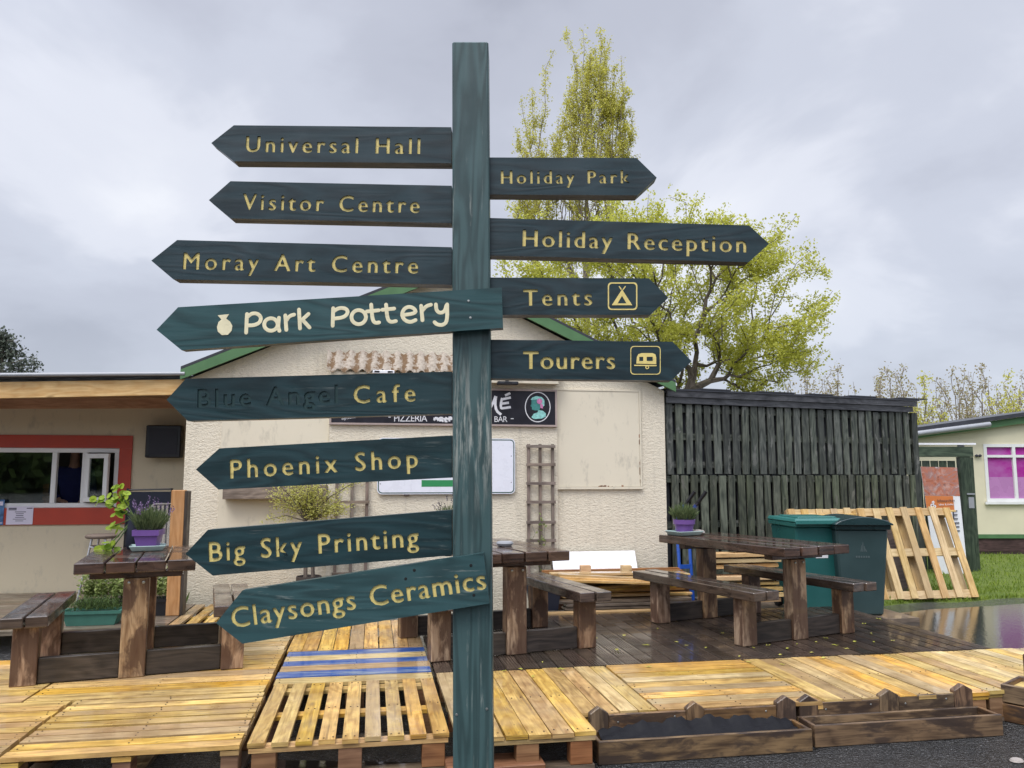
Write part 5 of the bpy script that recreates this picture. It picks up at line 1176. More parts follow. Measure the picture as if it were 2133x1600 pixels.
# ---- plant troughs by the cafe wall
def trough(label, u0, u1, v0, v1, zb, h, mat, leaves, kind):
    c = SITE((u0 + u1) / 2, (v0 + v1) / 2, zb); t = thing('plant_trough', label, 'planter', c, SITE.rz); hw, hd = (u1 - u0) / 2, (v1 - v0) / 2
    mb = MB(); mb.lathe(c, [(hd * .82, 0), (hd * .95, h - .03), (hd * 1.06, h - .028), (hd * 1.07, h), (hd * .96, h), (hd * .92, h - .03)], 32, .95, SITE.rz, sx=hw / hd); mb.build('box', mat, t, smooth=True)
    mb = MB(); mb.lathe(c, [(hd * .9, h - .035), (hd * .89, h - .025), (.001, h - .02)], 24, .95, SITE.rz, sx=hw / hd); mb.build('soil', 'soil', t)
    mb = MB()
    for i in range(leaves):
        b = SITE((u0 + u1) / 2 + rng.uniform(-1, 1) * hw * .85, (v0 + v1) / 2 + rng.uniform(-1, 1) * hd * .7, zb + h - .02)
        if kind == 'herb':
            hh = rng.uniform(.06, .15); tip = b + Vector((rng.uniform(-.06, .06), rng.uniform(-.05, .05), hh))
            for k in range(7): s = b.lerp(tip, .15 + k * .13); mb.leaf(s, (rng.uniform(-1, 1), rng.uniform(-1, 1), .9), (rng.uniform(-1, 1), rng.uniform(-1, 1), .5), .032, .006)
        else:
            hh = rng.uniform(.12, .30); tip = b + Vector((rng.uniform(-.06, .06), rng.uniform(-.06, .06), hh)); mb.leaf(b, tip - b, (1, 0, 0), hh, .004)
            for k in range(8): s = b.lerp(tip, .3 + k * .1); mb.leaf(s, (rng.uniform(-1, 1), rng.uniform(-1, 1), .4), (rng.uniform(-.6, .6), rng.uniform(-1, 0), 1), rng.uniform(.03, .055), .026)
    mb.build('plants', leafm := ('herb' if kind == 'herb' else 'paleherb'), t); return t
trough('green plastic trough of low rosemary-like herbs behind the left table leg', -.72, -.22, -1.24, -1.03, DZ, .13, 'greentrough', 220, 'herb')
trough('black plastic trough of tall pale green herbs by the cafe wall', -.72, -.22, -.86, -.66, DZ, .16, 'black', 150, 'tall')
trough('black plastic trough of pale leafy plants half behind the left table leg', -.20, .12, -.82, -.62, DZ, .16, 'black', 70, 'tall')
wd_ = MB(); cW = SITE(.02, -.10, DZ)
for i in range(60): wd_.leaf(cW + Vector((rng.uniform(-.07, .09), rng.uniform(-.05, .04), 0)), (rng.uniform(-.5, .5), rng.uniform(-.4, .2), 1), (rng.uniform(-1, 1), -1, .3), rng.uniform(.06, .17), .018)
tag(wd_.build('weeds', 'herb'), 'tuft of green weeds at the foot of the cream hut corner', 'weeds')

# ---- small pale tree in a tub, left of the white board
uT, vT = SITE.gnd(640, 1205, DZ); vT = -.42; uT = SITE.hit(645, 1150, vT)[0]; cT = SITE(uT, vT, DZ)
st_ = thing('small_tree', 'small two-stemmed tree with flat yellow-green foliage in a dark tub before the hut', 'tree', cT, SITE.rz)
mb = MB(); mb.lathe(cT, [(.11, 0), (.135, .16), (.13, .30), (.12, .30), (.115, .27), (.001, .27)], 24); mb.build('tub', 'terracotta', st_, smooth=True)
mb = MB(); lf = MB(); z0 = SITE.hit(640, 1085, vT)[1]; z1 = SITE.hit(640, 1013, vT)[1]
for px in (636, 656):
    uu = SITE.hit(px, 1080, vT)[0]; top = SITE(uu, vT, z0); mb.tube([cT + Vector(((px - 645) * .004, 0, .28)), cT.lerp(top, .6) + Vector((rng.uniform(-.02, .02), 0, .1)), top], [.022, .019, .016], 7)
    for k in range(16):
        e = SITE(SITE.hit(rng.uniform(550, 740), 1040, vT)[0], vT + rng.uniform(-.16, .16), rng.uniform(z0 + .02, z1 + .10) ); m_ = top.lerp(e, .5) + Vector((0, 0, .05)); mb.tube([top, m_, e], [.007, .005, .002], 5)
        for s in range(130):
            p = top.lerp(e, rng.uniform(.35, 1.05)) + Vector((rng.gauss(0, .035), rng.gauss(0, .035), rng.gauss(0.02, .03))); lf.leaf(p, (rng.uniform(-1, 1), rng.uniform(-1, 1), rng.uniform(-.3, .6)), (rng.uniform(-.5, .5), rng.uniform(-1, 0), 1), rng.uniform(.018, .034), .016)
mb.build('trunk', 'bark', st_); lf.build('crown', 'paleyellow', st_)

# ================================================================== TIMBER, PANEL, TUB AND HAND TRUCK BY THE HUT
u0, _ = SITE.hit(1157, 1170, -.5); u1, _ = SITE.hit(1338, 1170, -.5); zt_ = SITE.hit(1338, 1147, -.10)[1]
mb = MB(); o = SITE(u0 + .05, -.42, .02); mb.hexa(o, SITE(u1, -.42, .02) - SITE(u0, -.42, .02), SITE(0, .012, 0) - SITE(0, 0, 0), SITE(0, .33, zt_ - .02) - SITE(0, 0, 0)); tag(mb.build('white_panel', 'white'), 'plain white sheet leaning on the cream hut behind the timber pile', 'panel')
def plank(u0, u1, v, z, w, h, mat, label, group, tilt=0.0, yaw=0.0):
    mb = MB(); c = SITE((u0 + u1) / 2, v, z + h / 2); d = (SITE(math.cos(yaw), math.sin(yaw), 0) - SITE(0, 0, 0)); d = Vector((d.x, d.y, tilt)) * (u1 - u0) / 2
    mb.beam(c - d, c + d, w, h); o = mb.build('plank', mat, bevel=.002); return tag(o, label, 'plank', group)
for k in range(5): plank(3.95 + rng.uniform(-.05, .05), 5.35 + rng.uniform(-.1, .1), -1.02 + rng.uniform(-.02, .02), .12 + k * .031, .14, .026, 'greydeck', 'grey grooved decking board at the bottom of the pile before the cream hut', 'grey boards at the bottom of the pile')
zz = .28
for k in range(13):
    h_ = rng.choice((.022, .026, .045)); plank(3.88 + rng.uniform(-.04, .12), 5.36 + rng.uniform(-.12, .2), -.80 + rng.uniform(-.10, .10), zz, rng.choice((.10, .14, .18)), h_, rng.choice(('pine', 'pine_dry', 'pine', 'pine_pale')), 'yellow pine board in the low pile in front of the cream hut', 'yellow boards piled before the hut', rng.uniform(-.02, .02), rng.uniform(-.08, .08)); zz += h_ + .004 if k % 2 else .003
for k in range(3): plank(3.95, 5.1 + .1 * k, -1.08 + .07 * k, .44 + .012 * k, .10, .022, 'pine', 'yellow board sloping down across the front of the low pile', 'sloping boards on the low pile', -.035 - .01 * k, -.12)
for k in range(4): plank(3.9, 5.5, -.60 + .09 * k, .12, .08, .34 + .012 * k, 'block', 'brown board on edge inside the low pile by the hut', 'edge-on boards inside the low pile')
for px, lab in ((1219, 'short wood block standing on the low board pile, the left one by the trellis'), (1304, 'short wood block standing on the low board pile, nearer the blue hand truck')):
    uu, z = SITE.hit(px, 1180, -.62); mb = MB(); mb.box(SITE, uu - .055, uu + .055, -.66, -.58, z - .085, z + .012); tag(mb.build('wood_block', 'pine_dry', bevel=.003), lab, 'block')
vS = -.75
for k in range(9):
    z = .16 + k * .062; u0, _ = SITE.hit(1474 + rng.uniform(-3, 8), 1200, vS); u1, _ = SITE.hit(1616 + rng.uniform(-4, 10), 1200, vS)
    if k == 5: continue
    plank(u0, u1, vS + rng.uniform(-.03, .03), z, .2, .042 if k not in (3,) else .03, rng.choice(('pine_pale', 'pallet_wood', 'pine_dry')), 'pale squared timber in the taller pile seen under the right picnic table', 'timbers in the taller pile', rng.uniform(-.012, .012))
for k in range(3): u0, z = SITE.hit(1520, 1158, vS); plank(u0 + .02 * k, u0 + .28 - .04 * k, vS, .715 + k * .024, .12, .02, 'pine', 'short offcut on top of the taller timber pile', 'offcuts on the taller pile', rng.uniform(-.1, .06))
# black tub
uc, vc = SITE.gnd(1132, 1278, .16); cb = SITE(uc, vc, .205); cr_ = thing('plastic_tub', 'black plastic tub on the deck under the middle table bench, before the trellis', 'tub', cb, SITE.rz)
mb = MB(); mb.lathe(cb, [(.125, 0), (.155, .215), (.165, .216), (.166, .245), (.15, .245), (.13, .06), (.001, .05)], 32, .9, SITE.rz); mb.build('body', 'navy', cr_, smooth=True)
# hand truck
hb = G(1452, 1262, .06); HT = Fr((hb.x, hb.y, .0), R(14)); ht = thing('hand_truck', 'blue two-wheeled hand truck leaning behind the right picnic table', 'hand truck', hb, HT.rz)
for sx in (-.19, -.045):
    mb = MB(); top = 1.02
    mb.tube([HT(sx, 0, .10), HT(sx, .01, .2), HT(sx + .005, .10, top), HT(sx + .03, .12, top + .06), HT(sx + .10, .05, top + .19)], .02, 8); mb.build('upright', 'truck', ht, smooth=True)
    mb = MB(); mb.tube([HT(sx + .095, .055, top + .18), HT(sx + .19, -.02, top + .34)], .023, 8); mb.build('grip', 'black', ht, smooth=True)
for z in (.22, .50, .80): mb = MB(); mb.beam(HT(-.19, .012 + .1 * z - .02, z), HT(-.045, .012 + .1 * z - .02, z), .03, .045); mb.build('crossbar', 'truck', ht)
mb = MB(); mb.box(HT, -.22, .02, -.22, -.01, .085, .097); mb.build('toe_plate', 'truck', ht)
mb = MB(); mb.tube([HT(-.27, .05, .14), HT(.25, .05, .14)], .012, 8); mb.build('axle', 'alu', ht)
for sx in (-.27, .25):
    wh = MB(); axs = (Vector((-math.sin(HT.rz), math.cos(HT.rz), 0)), Vector((0, 0, 1)), Vector((math.cos(HT.rz), math.sin(HT.rz), 0)))
    wh.lathe(HT(sx, .05, .14), [(.055, -.03), (.10, -.034), (.13, -.02), (.135, .0), (.13, .02), (.10, .034), (.055, .03)], 24, axis=axs); wo = wh.build('wheel', 'rubber', ht, smooth=True)
    mb = MB(); mb.lathe(HT(sx, .05, .14), [(.02, -.036), (.054, -.03), (.054, .03), (.02, .036)], 16, axis=axs); mb.build('hub', 'alu', wo, smooth=True)
    mb = MB(); pts = [HT(sx, .05 + .155 * math.cos(a), .14 + .155 * math.sin(a)) for a in (R(20), R(50), R(80), R(110), R(140), R(170))]
    for a, b_ in zip(pts, pts[1:]): mb.beam(a, b_, .08, .008, (b_ - a).cross(Vector((math.cos(HT.rz), math.sin(HT.rz), 0))))
    mb.build('mudguard', 'truck', ht)

# ================================================================== WHEELIE BINS
def frustum(mb, f, r0, r1, z0, z1, rnd=.5):
    (a0, b0, c0, d0), (a1, b1, c1, d1) = r0, r1
    mb.add([f(a0, c0, z0), f(b0, c0, z0), f(b0, d0, z0), f(a0, d0, z0), f(a1, c1, z1), f(b1, c1, z1), f(b1, d1, z1), f(a1, d1, z1)], [(0, 3, 2, 1), (4, 5, 6, 7), (0, 1, 5, 4), (2, 3, 7, 6), (1, 2, 6, 5), (0, 4, 7, 3)], None, rnd)
def bin_(label, base, rz, body, lid, round_lid, mark):
    f = Fr(base, rz); t = thing('wheelie_bin', label, 'bin', base, rz, 'wheelie bins by the slatted shed')
    mb = MB(); frustum(mb, f, (-.22, .22, -.26, .22), (-.28, .28, -.34, .33), .02, .94); mb.build('body', body, t, bevel=.02)
    mb = MB(); frustum(mb, f, (-.295, .295, -.365, .345), (-.30, .30, -.37, .35), .935, .985); mb.build('rim', lid, t, bevel=.008)
    mb = MB()
    if round_lid:
        n = 10; prof = [(-.40 + .78 * i / n, .988 + .075 * math.sin(math.pi * (i / n)) ** .7 + .01) for i in range(n + 1)]
        prof = [(-.31 + .62 * i / n, .998 + .075 * math.sin(math.pi * (i / n)) ** .7) for i in range(n + 1)]; P = [f(x, -.41, z) for x, z in prof] + [f(.31, -.41, .985), f(-.31, -.41, .985)]; mb.prism(P, f(0, .78, 0) - f(0, 0, 0))
    else:
        frustum(mb, f, (-.31, .31, -.41, .35), (-.29, .29, -.38, .34), .988, 1.03); frustum(mb, f, (-.23, .23, -.30, .24), (-.21, .21, -.28, .22), 1.031, 1.045); mb.box(f, -.31, .31, -.43, -.411, .965, 1.02)
    mb.build('lid', lid, t, bevel=.01)
    mb = MB(); mb.tube([f(-.2, .36, 1.0), f(-.2, .43, 1.0), f(.2, .43, 1.0), f(.2, .36, 1.0)], .016, 8); mb.build('handle', lid, t, smooth=True)
    axs = (f(0, 1, 0) - f(0, 0, 0), Vector((0, 0, 1)), f(1, 0, 0) - f(0, 0, 0))
    for sx in (-.24, .24): mb = MB(); mb.lathe(f(sx, .27, .10), [(.03, -.025), (.095, -.025), (.10, 0), (.095, .025), (.03, .025)], 20, axis=axs); mb.build('wheel', 'rubber', t, smooth=True)
    yf = lambda z: -.26 - .08 * (z - .02) / .92 - .0025
    if mark == 'sticker':
        for z0, z1, m in ((.60, .655, 'white'), (.665, .74, 'bindark')):
            mb = MB(); mb.prism([f(-.05, yf(z0), z0), f(.09, yf(z0), z0), f(.09, yf(z1), z1), f(-.05, yf(z1), z1)], f(0, .002, 0) - f(0, 0, 0)); s = mb.build('sticker', m, t)
    else:
        mb = MB()
        for dx, l in ((-.02, .07), (.0, .10), (.022, .06), (.04, .03)): mb.prism([f(.0 + dx, yf(.70), .70), f(.008 + dx, yf(.70), .70), f(.008 + dx * .6, yf(.70 + l), .70 + l), f(.003 + dx * .6, yf(.70 + l), .70 + l)], f(0, .002, 0) - f(0, 0, 0))
        for k in range(6): mb.prism([f(-.07 + k * .026, yf(.635), .635), f(-.055 + k * .026, yf(.635), .635), f(-.055 + k * .026, yf(.655), .655), f(-.07 + k * .026, yf(.655), .655)], f(0, .002, 0) - f(0, 0, 0))
        mb.build('emblem', 'emblemgrey', t)
    return t
bg = G(1706, 1277, .06); b1 = bin_('teal green wheelie bin with a flat lid and white sticker behind the right table', (bg.x, bg.y + .28, .05), R(5), 'bin', 'binlid', False, 'sticker')
bg = G(1802, 1281, .06); b2 = bin_('darker grey-green wheelie bin with a domed lid and pale emblem, beside the leaning pallet', (bg.x, bg.y + .28, .03), R(-2), 'bindark', 'bindarklid', True, 'emblem')
mb = MB(); mb.box(SITE, 6.30, 7.75, -1.40, .2, 0, .048); struct(mb.build('bin_stand', 'greydeck'))

# ================================================================== LEANING PALLETS
def lean_pallet(label, u0, v0, w=1.32, L_=1.16, back=.42, z0=.045, n=7, dz=0.0):
    base = SITE(u0 + w / 2, v0, z0); t = thing('leaning_pallet', label, 'pallet', base, SITE.rz, 'pallets leaning on the slatted shed')
    rise = math.sqrt(L_ ** 2 - back ** 2); ed = (SITE(0, back, rise) - SITE(0, 0, 0)) / L_; eu = SITE(1, 0, 0) - SITE(0, 0, 0); en = eu.cross(ed)  # en faces the camera (down-out)
    if en.y > 0: en = -en
    P = lambda a, b, c: SITE(u0, v0, z0) + eu * a + ed * b + en * c
    mb = MB(); pit = (w - .095) / (n - 1)
    for i in range(n): a = i * pit + rng.uniform(-.008, .008); mb.hexa(P(a, rng.uniform(-.004, .008), 0), eu * .092, ed * (L_ + rng.uniform(-.01, .01)), en * .022, None, 1)
    mb.build('deck_boards', 'pallet_wood', t, bevel=.002)
    for f in (0.0, .5, 1.0):
        mb = MB(); b = f * (L_ - .10); mb.hexa(P(0.002, b, -.026), eu * (w - .004), ed * .10, en * .024, None, 0); s = mb.build('stringer', 'pallet_wood', t, bevel=.002)
        for g in (0, .5, 1):
            mb = MB(); mb.hexa(P(g * (w - .14), b + .003, -.12), eu * .14, ed * .094, en * .092); mb.build('block', 'pallet_wood', t)
    for i in range(3): mb = MB(); mb.hexa(P(i * (w - .1) / 2, .002, -.145), eu * .10, ed * (L_ - .004), en * .023, None, 1); mb.build('bottom_board', 'pallet_wood', t)
    return t
lp1 = lean_pallet('yellow slatted pallet leaning in front of the banner, right of the dark bin', 8.12, -.24)
lp2 = lean_pallet('yellow slatted pallet leaning behind the two wheelie bins', 7.22, -.06, 1.28, 1.13, .36)
mb = MB(); a, b_ = SITE.hit(1652, 1077, .30), SITE.hit(1985, 1066, .24); mb.beam(SITE(a[0], .26, a[1] + .01), SITE(b_[0], .24, b_[1] + .012), .12, .022); tag(mb.build('plank', 'pallet_wood', bevel=.002), 'long yellow board lying along the top of the leaning pallets', 'plank')
mb = MB(); mb.hexa(SITE(7.55, .24, .03), SITE(1.62, 0, 0) - SITE(0, 0, 0), SITE(0, .018, 0) - SITE(0, 0, 0), SITE(0, .34, .92) - SITE(0, 0, 0)); tag(mb.build('brown_sheet', wood('brown_ply', (.07, .045, .035), (.13, .09, .07), .6, .2, .1, 0)), 'weathered brown sheet of plywood standing behind the front leaning pallet', 'board')
for px, lab in ((1828, 'small grey wood offcut on the board above the dark bin, leftmost of three'), (1868, 'small grey wood offcut on the leaning pallets, the middle of three'), (1940, 'small brown wood offcut on top of the pallet corner, before the banner')):
    a = SITE.hit(px, 1062, .25); mb = MB(); mb.box(SITE, a[0] - .13, a[0] + .13, .20, .29, a[1] - .015, a[1] + .02); tag(mb.build('offcut', 'greydeck', bevel=.003), lab, 'offcut')

# ================================================================== FRONT PLANTERS
def planter(label, u0, u1, v0, v1, h, posts, liner):
    t = thing('planter', label, 'planter', SITE((u0 + u1) / 2, (v0 + v1) / 2, 0), SITE.rz, 'timber planters along the platform edge')
    mb = MB(); k = .022
    mb.box(SITE, u0, u1, v0, v0 + k, .004, h, None, 0); mb.box(SITE, u0 + .002, u1 - .002, v1 - k, v1, .004, h - .004, None, 0); mb.box(SITE, u0 + .001, u0 + k, v0 + k + .001, v1 - k - .001, .004, h - .002, None, 1); mb.box(SITE, u1 - k, u1 - .001, v0 + k + .001, v1 - k - .001, .004, h - .002, None, 1); mb.build('box', 'trough', t, bevel=.003)
    mb = MB(); mb.box(SITE, u0 + k + .002, u1 - k - .002, v0 + k + .002, v1 - k - .002, .01, h * .62); mb.build('soil', 'soil', t)
    zs = []
    for x0, x1, ytop in posts:
        a, b_ = SITE.hit(x0, ytop, v1 - .0), SITE.hit(x1, ytop, v1 - .0); zt = a[1]; w = b_[0] - a[0]; m = (a[0] + b_[0]) / 2
        mb = MB(); mb.prism([SITE(a[0], v1 + .003, .03), SITE(b_[0], v1 + .003, .03), SITE(b_[0], v1 + .003, zt - .035), SITE(m, v1 + .003, zt), SITE(a[0], v1 + .003, zt - .035)], SITE(0, .045, 0) - SITE(0, 0, 0)); mb.build('pointed_post', 'trough', t, bevel=.004); zs.append((a[0], b_[0], zt))
    for (a, b_, z), (c, d, z2) in zip(zs, zs[1:]):
        mb = MB(); mb.box(SITE, b_ + .002, c - .002, v1 + .006, v1 + .03, z - .155, z - .045, None, 0); bo = mb.build('back_board', 'trough', t, bevel=.003)
        for f in (.12, .85): mb = MB(); uu = b_ + (c - b_) * f; mb.lathe(SITE(uu, v1 + .0062, z - .09 + .02 * f), [(.006, 0), (.004, .003)], 8, axis=(SITE(1, 0, 0) - SITE(0, 0, 0), Vector((0, 0, 1)), SITE(0, -1, 0) - SITE(0, 0, 0))); mb.build('screw', 'screw', bo)
    if liner:       # crumpled black sheet hanging over the back
        mb = MB(); nx, ny = 40, 8; V, Fc = [], []
        for i in range(nx + 1):
            uu = u0 + .05 + (u1 - u0 - .08) * i / nx; top = h + .055 * math.sin(math.pi * min(1, i / nx * 1.0)) ** .8 * (0.75 + .25 * math.sin(i * .9)) + .008 * math.sin(i * 2.3)
            for j in range(ny + 1):
                s = j / ny; vv = v1 - .002 - k - (v1 - v0 - 2 * k - .01) * s; z = top * (1 - s) ** 1.3 + h * .66 * (1 - (1 - s) ** 1.3) + .010 * math.sin(i * .8 + j * 1.7) * math.sin(math.pi * s); V.append(SITE(uu, vv, z))
        for i in range(nx):
            for j in range(ny): a = i * (ny + 1) + j; Fc.append((a, a + 1, a + ny + 2, a + ny + 1))
        mb.add(V, Fc, None, .5); mb.build('liner', 'liner', t, smooth=True)
    return t
planter('long brown timber planter with a crumpled black liner, nearest the signpost', 3.24, 4.49, -4.81, -4.60, .125, [(1229, 1268, 1475), (1430, 1467, 1464), (1618, 1658, 1452)], True)
planter('long timber planter with three mossy pointed posts at the bottom right', 4.535, 5.76, -4.76, -4.56, .125, [(1665, 1705, 1450), (1833, 1872, 1438), (1988, 2026, 1427)], False)
o = G(2089, 1503, 0); PT = Fr((o.x, o.y, 0), -R(50)); t = thing('planter', 'taller timber planter of two stacked boards cut by the right edge of the photo', 'planter', PT(.5, .15, 0), PT.rz, 'timber planters along the platform edge')
zt_ = PT.hit(2089, 1424, 0)[1]; hz = zt_ / 2
for k in range(2):
    mb = MB(); z0, z1 = k * hz + .004, (k + 1) * hz - .004; mb.box(PT, 0, 1.1, 0, .026, z0, z1, None, 0); mb.box(PT, 0.001, .026, .027, .30, z0, z1, None, 1); mb.box(PT, 0, 1.1, .301, .327, z0, z1, None, 0); mb.build('board', 'trough', t, bevel=.004)
mb = MB(); mb.box(PT, .03, 1.07, .03, .298, .01, zt_ * .8); mb.build('soil', 'soil', t)
for uu in (.03, .55):
    mb = MB(); zz = zt_ + .17; mb.prism([PT(uu, .33, .02), PT(uu + .11, .33, .02), PT(uu + .11, .33, zz - .035), PT(uu + .055, .33, zz), PT(uu, .33, zz - .035)], PT(0, .045, 0) - PT(0, 0, 0)); mb.build('pointed_post', 'trough', t, bevel=.004)
mb = MB(); mb.box(PT, .145, .545, .332, .356, zt_ + .0, zt_ + .115, None, 0); mb.build('back_board', wood('grey_board', (.10, .09, .08), (.22, .20, .18), .6, .2, .2, .3), t, bevel=.003)
mb = MB(); a = G(2118, 1588, 0); mb.lathe(a, [(.02, 0), (.032, .008), (.025, .018), (.008, .02)], 9, sx=1.3, rot=.4); tag(mb.build('pebble', 'stone'), 'single buff pebble on the wet tarmac at the bottom right corner', 'stone')

# ---- fallen leaves, each its own object sharing two meshes
protos = []
for k in range(2):
    mb = MB(); n = 6; r = .02
    V = [Vector((math.cos(i / n * 6.283) * r * (1.5 if i % 3 == 0 else .8), math.sin(i / n * 6.283) * r * .6, .004 + .006 * (i % 2)))for i in range(n)]
    mb.add([Vector((0, 0, .003))] + V, [(0, 1 + i, 1 + (i + 1) % n) for i in range(n)], None, k * .8 + .1); o = mb.build('fallen_leaf', 'litter', loc=Vector((0, 0, 0))); protos.append(o)
spots = [(1170, 1395), (1130, 1380), (1085, 1395), (1300, 1325), (1345, 1345), (1430, 1345), (1470, 1350), (1350, 1390), (1285, 1355), (1410, 1338), (1570, 1350), (1600, 1345), (1640, 1352), (1625, 1365), (1660, 1342), (1700, 1338), (1720, 1330), (1690, 1360), (1740, 1345), (1763, 1352), (1800, 1300), (1815, 1320), (1830, 1290), (1505, 1320), (1370, 1310), (1240, 1330), (1110, 1410), (1560, 1380), (1630, 1385), (1715, 1372), (1820, 1338), (1860, 1335), (1050, 1398), (1750, 1300), (1780, 1338), (1540, 1368)]
for i, (x, y) in enumerate(spots):
    p = G(x, y, DZ + .002); o = protos[i % 2] if i < 2 else protos[i % 2].copy()
    if i >= 2: C.objects.link(o)
    o.location = p; o.rotation_euler = (0, 0, rng.uniform(0, 6.28)); s = rng.uniform(.6, 1.25); o.scale = (s, s, s)
    tag(o, 'small yellow-green leaf fallen on the dark wet deck', 'leaf', 'leaves fallen on the dark deck')

# ================================================================== TREES
def tree_nodes(base, top, targets, step, vert=1.0, up=0.0, jit=.12, n_trunk=10, plen=.18):
    nodes = [Vector(base)]; par = [-1]; ln = [0.0]
    for i in range(1, n_trunk + 1):
        f = i / n_trunk; p = Vector(base).lerp(Vector(top), f) + Vector((nrg.normal(0, .03), nrg.normal(0, .03), 0)); nodes.append(p); par.append(i - 1); ln.append(ln[-1] + (p - nodes[-2]).length)
    A = np.array(nodes); Ln = np.array(ln); k0 = max(1, int(n_trunk * .3)); c0 = np.array(top) * .6 + np.array(base) * .4
    T = np.array(targets); T = T[np.argsort(np.linalg.norm(T - c0, axis=1))]
    for t in T:
        d = t - A; h = np.linalg.norm(d[:, :2], axis=1); dz = d[:, 2]
        cost = np.sqrt(h ** 2 + (dz * vert) ** 2) + plen * Ln; cost[dz < up * h] += 50; cost[:k0] += 6
        j = int(np.argmin(cost)); p0 = Vector(A[j]); p1 = Vector(t); n = max(1, int((p1 - p0).length / step))
        dirp = (p0 - Vector(A[par[j]])).normalized() if par[j] >= 0 else Vector((0, 0, 1)); prev = j; new = []
        c1 = p0 + dirp * (p1 - p0).length * .26
        for k in range(1, n + 1):
            f = k / n; q = p0 * (1 - f) ** 2 + c1 * 2 * f * (1 - f) + p1 * f * f + Vector(nrg.normal(0, jit * step, 3)) * (1 if k < n else .3)
            nodes.append(q); par.append(prev); ln.append(ln[prev] + (q - nodes[prev]).length); prev = len(nodes) - 1; new.append(q)
        A = np.vstack([A, np.array(new)]); Ln = np.array(ln)
    cnt = np.zeros(len(nodes))
    for i in range(len(nodes) - 1, 0, -1): cnt[i] += 1; cnt[par[i]] += cnt[i]
    return nodes, par, cnt
def tree(name, label, base, top, targets, step, r_tip, r_exp, leafm, bark, n_leaf, l_size, spread, vert=1.0, up=0.0, group=None, clump=1, tipmax=9, droop=0.0, keep=1.0, plen=.18):
    nodes, par, cnt = tree_nodes(base, top, targets, step, vert, up, plen=plen)
    root = thing(name, label, 'tree', Vector(base), 0, group); rad = r_tip * cnt ** r_exp; mb = MB(); lf = MB()
    for i in range(1, len(nodes)):
        j = par[i]; r0 = min(rad[j], rad[i] * 1.6); mb.tube([nodes[j], nodes[i] + (nodes[i] - nodes[j]).normalized() * rad[i] * .3], [r0, rad[i]], 5 if rad[i] > .03 else 3, False, (i % 17) / 17)
    mb.build('trunk', bark, root, smooth=True)
    tips = [i for i in range(len(nodes)) if cnt[i] <= tipmax and i > 10 and rng.random() < keep]
    for _ in range(n_leaf // clump):
        i = rng.choice(tips); a = nodes[par[i]].lerp(nodes[i], rng.random()); sh = rng.random()
        c = a + Vector((rng.gauss(0, spread), rng.gauss(0, spread), rng.gauss(0, spread)))
        for k in range(clump):
            p = c + Vector((rng.gauss(0, l_size * .62), rng.gauss(0, l_size * .62), rng.gauss(0, l_size * .62))); s = l_size * rng.uniform(.6, 1.25)
            lf.leaf(p, (rng.uniform(-1, 1), rng.uniform(-1, 1), rng.uniform(-.7, .9) - droop), (rng.uniform(-1, 1), rng.uniform(-1, .4), rng.uniform(.0, 1)), s, s * .75, min(1, max(0, sh * .6 + rng.random() * .4)))
    lf.build('crown', leafm, root); return root
def ell(c, r, n, shell=.35):
    out = []
    while len(out) < n:
        p = nrg.uniform(-1, 1, 3); d = np.linalg.norm(p)
        if shell < d <= 1: out.append(np.array(c) + p * np.array(r))
    return out
# spreading maple behind the hut
YM = 17.0; m_ = lambda x, y, dy=0: np.array(D(x, y, YM + dy)); S_ = YM / F
tg = ell(m_(1320, 620), (240 * S_, 2.2, 170 * S_), 290) + ell(m_(1540, 660), (165 * S_, 1.9, 165 * S_), 250) + ell(m_(1190, 590), (125 * S_, 1.6, 120 * S_), 100) + ell(m_(1455, 540), (170 * S_, 1.6, 95 * S_), 110) + ell(m_(1330, 480), (80 * S_, 1.2, 62 * S_), 45) + ell(m_(1590, 740), (110 * S_, 1.4, 65 * S_), 70)
tg += ell(m_(1420, 775), (75 * S_, 1.2, 40 * S_), 40) + ell(m_(1320, 700), (110 * S_, 1.5, 70 * S_), 50)
c0_ = m_(1400, 760)
def gap(p): return math.sin(p[0] * 2.6 + 1) + math.sin(p[2] * 3.1) + math.sin(p[1] * 2.0 + p[0]) > -1.15
tg = [p for p in tg if gap(p)]
for p in list(tg):                       # shoots that stick out of the outline
    if nrg.random() < .16: tg.append(c0_ + (p - c0_) * nrg.uniform(1.06, 1.22))
tg += [m_(x, y, nrg.uniform(-.8, .8)) for x, y in ((1735, 605), (1730, 670), (1720, 575), (1615, 470), (1600, 500), (1450, 425), (1395, 410), (1500, 445), (1640, 520), (1060, 430), (1050, 500), (1055, 575), (1065, 545), (1690, 540), (1350, 405), (1275, 425), (1715, 730), (1700, 770), (1690, 560))]
bM = m_(1440, 960); bM[2] = 0; tM = m_(1432, 815)
tree('maple_tree', 'wide spreading tree with fresh yellow-green leaves behind the cream hut', bM, tM, tg, .28, .0050, .48, 'maple', 'bark', 84000, .060, .10, .9, -.35, clump=6, tipmax=6, plen=.40)
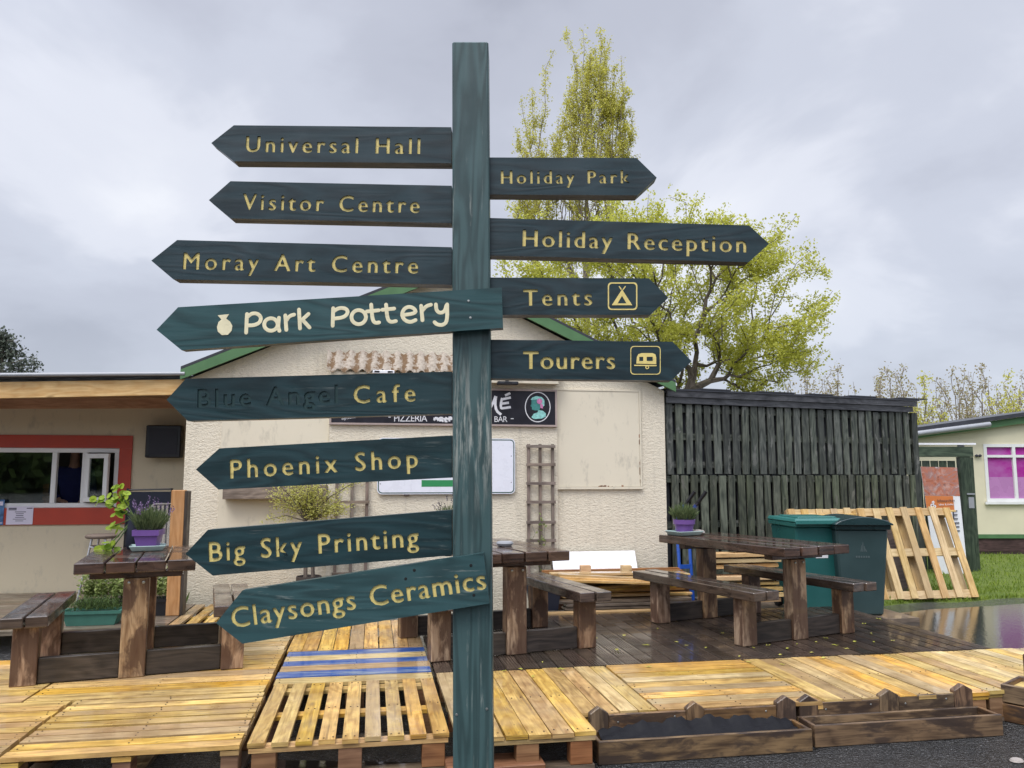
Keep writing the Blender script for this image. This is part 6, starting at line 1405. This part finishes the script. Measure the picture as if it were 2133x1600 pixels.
# tall poplar further back
YP_ = 24.0; p_ = lambda x, y, dy=0: np.array(D(x, y, YP_ + dy)); S_ = YP_ / F
tg = ell(p_(1225, 330), (82 * S_, 1.1, 215 * S_), 330, .1) + ell(p_(1115, 370), (42 * S_, .7, 150 * S_), 90, .1) + ell(p_(1180, 450), (90 * S_, .9, 120 * S_), 90, .1) + ell(p_(1285, 270), (34 * S_, .6, 125 * S_), 70, .1) + ell(p_(1235, 180), (50 * S_, .7, 110 * S_), 80, .1) + ell(p_(1090, 470), (30 * S_, .5, 60 * S_), 30, .1)
tg += [p_(x, y, nrg.uniform(-.3, .3)) for x, y in ((1182, 66), (1214, 60), (1251, 58), (1296, 115), (1180, 80), (1152, 105), (1084, 205), (1109, 188), (1136, 165), (1270, 85), (1310, 190), (1318, 240), (1322, 320), (1075, 270))]
bP = p_(1215, 900); bP[2] = 0; tP = p_(1224, 260)
tree('poplar_tree', 'tall narrow poplar with upright branches and sparse young leaves, rising above the signpost arms', bP, tP, tg, .42, .0062, .43, 'poplar', 'bark_pale', 60000, .063, .065, .30, 1.1, clump=4, tipmax=6)
# row of young sparse trees far right
row = [(1590, 775, 45, 'thin young tree with pale catkins just right of the maple'), (1680, 755, 48, 'young sparse tree behind the middle of the shed roof'), (1745, 760, 40, 'slim young tree left of the gap above the shed roof'), (1845, 770, 36, 'slim young tree right of the gap above the shed roof'), (1880, 765, 34, 'narrow young tree above the right end of the shed roof'), (1925, 785, 40, 'greener young tree just beyond the shed corner'), (1990, 765, 48, 'tallest bare pinkish young tree left of the chalet roof'), (2045, 760, 46, 'bare pinkish young tree above the chalet gutter'), (2095, 778, 44, 'bushy young tree above the chalet roof slope'), (2150, 772, 46, 'young tree at the right edge above the chalet roof')]
for i, (x, yt, hw, lab) in enumerate(row):
    Yb = 36 + (i * 7 % 5) * 1.2; b_ = lambda x, y, dy=0: np.array(D(x, y, Yb + dy)); S_ = Yb / F; tg = ell(b_(x, yt + 85), (hw * S_, hw * S_, 88 * S_), 80, .1) + ell(b_(x, yt + 130), (hw * 1.2 * S_, hw * S_, 60 * S_), 40, .1) + [b_(x + nrg.uniform(-8, 8), yt) for _ in range(2)]
    bs = b_(x, 950); bs[2] = 0; tree('young_tree', lab, bs, b_(x, yt + 60), tg, .45, .010, .46, 'birch' if i not in (5, 8, 0) else 'poplar', 'bark_pale', 1500, .12, .10, .45, .5, 'young trees beyond the shed', clump=2, tipmax=6)
# dark conifer far left
Yc = 42.0; c_ = lambda x, y, dy=0: np.array(D(x, y, Yc + dy)); S_ = Yc / F
tg = ell(c_(8, 770), (68 * S_, 1.5, 60 * S_), 110, .2) + ell(c_(5, 720), (30 * S_, .8, 30 * S_), 40, .1) + [c_(66, 740), c_(70, 765), c_(38, 712), c_(10, 695)]
bs = c_(5, 950); bs[2] = 0
tree('conifer_tree', 'dark conifer showing above the cafe roof at the left edge', bs, c_(5, 705), tg, .4, .012, .45, 'conifer', 'bark', 4200, .17, .15, 1.3, -1.0, clump=3, tipmax=8)

# the wood on the other side of the road, behind the camera: it shows only mirrored in the window panes and wet surfaces
hw = lambda x: 12.5 + 3.4 * math.sin(x * .14) + 2.4 * math.sin(x * .37 + 1) + 1.2 * math.sin(x * 1.1)
mb = MB(); mb.prism([Vector((-95, -66, 0))] + [Vector((x, -66, hw(x) - 1.5)) for x in range(-95, 96, 3)] + [Vector((95, -66, 0))], (0, -.8, 0), .1)
for i in range(14000):
    x = rng.uniform(-92, 92); mb.leaf((x, -62 + rng.gauss(0, 2.4), hw(x) * rng.random() ** .8), (rng.uniform(-1, 1), rng.uniform(-1, 1), rng.uniform(-.5, .5)), (rng.uniform(-.5, .5), 1, rng.uniform(-.5, .5)), rng.uniform(.8, 1.6), rng.uniform(.7, 1.3))
o = mb.build('far_off_wood', 'herb'); tag(o, 'dark green wood across the road mirrored in the cafe window', 'wood'); stuff(o)
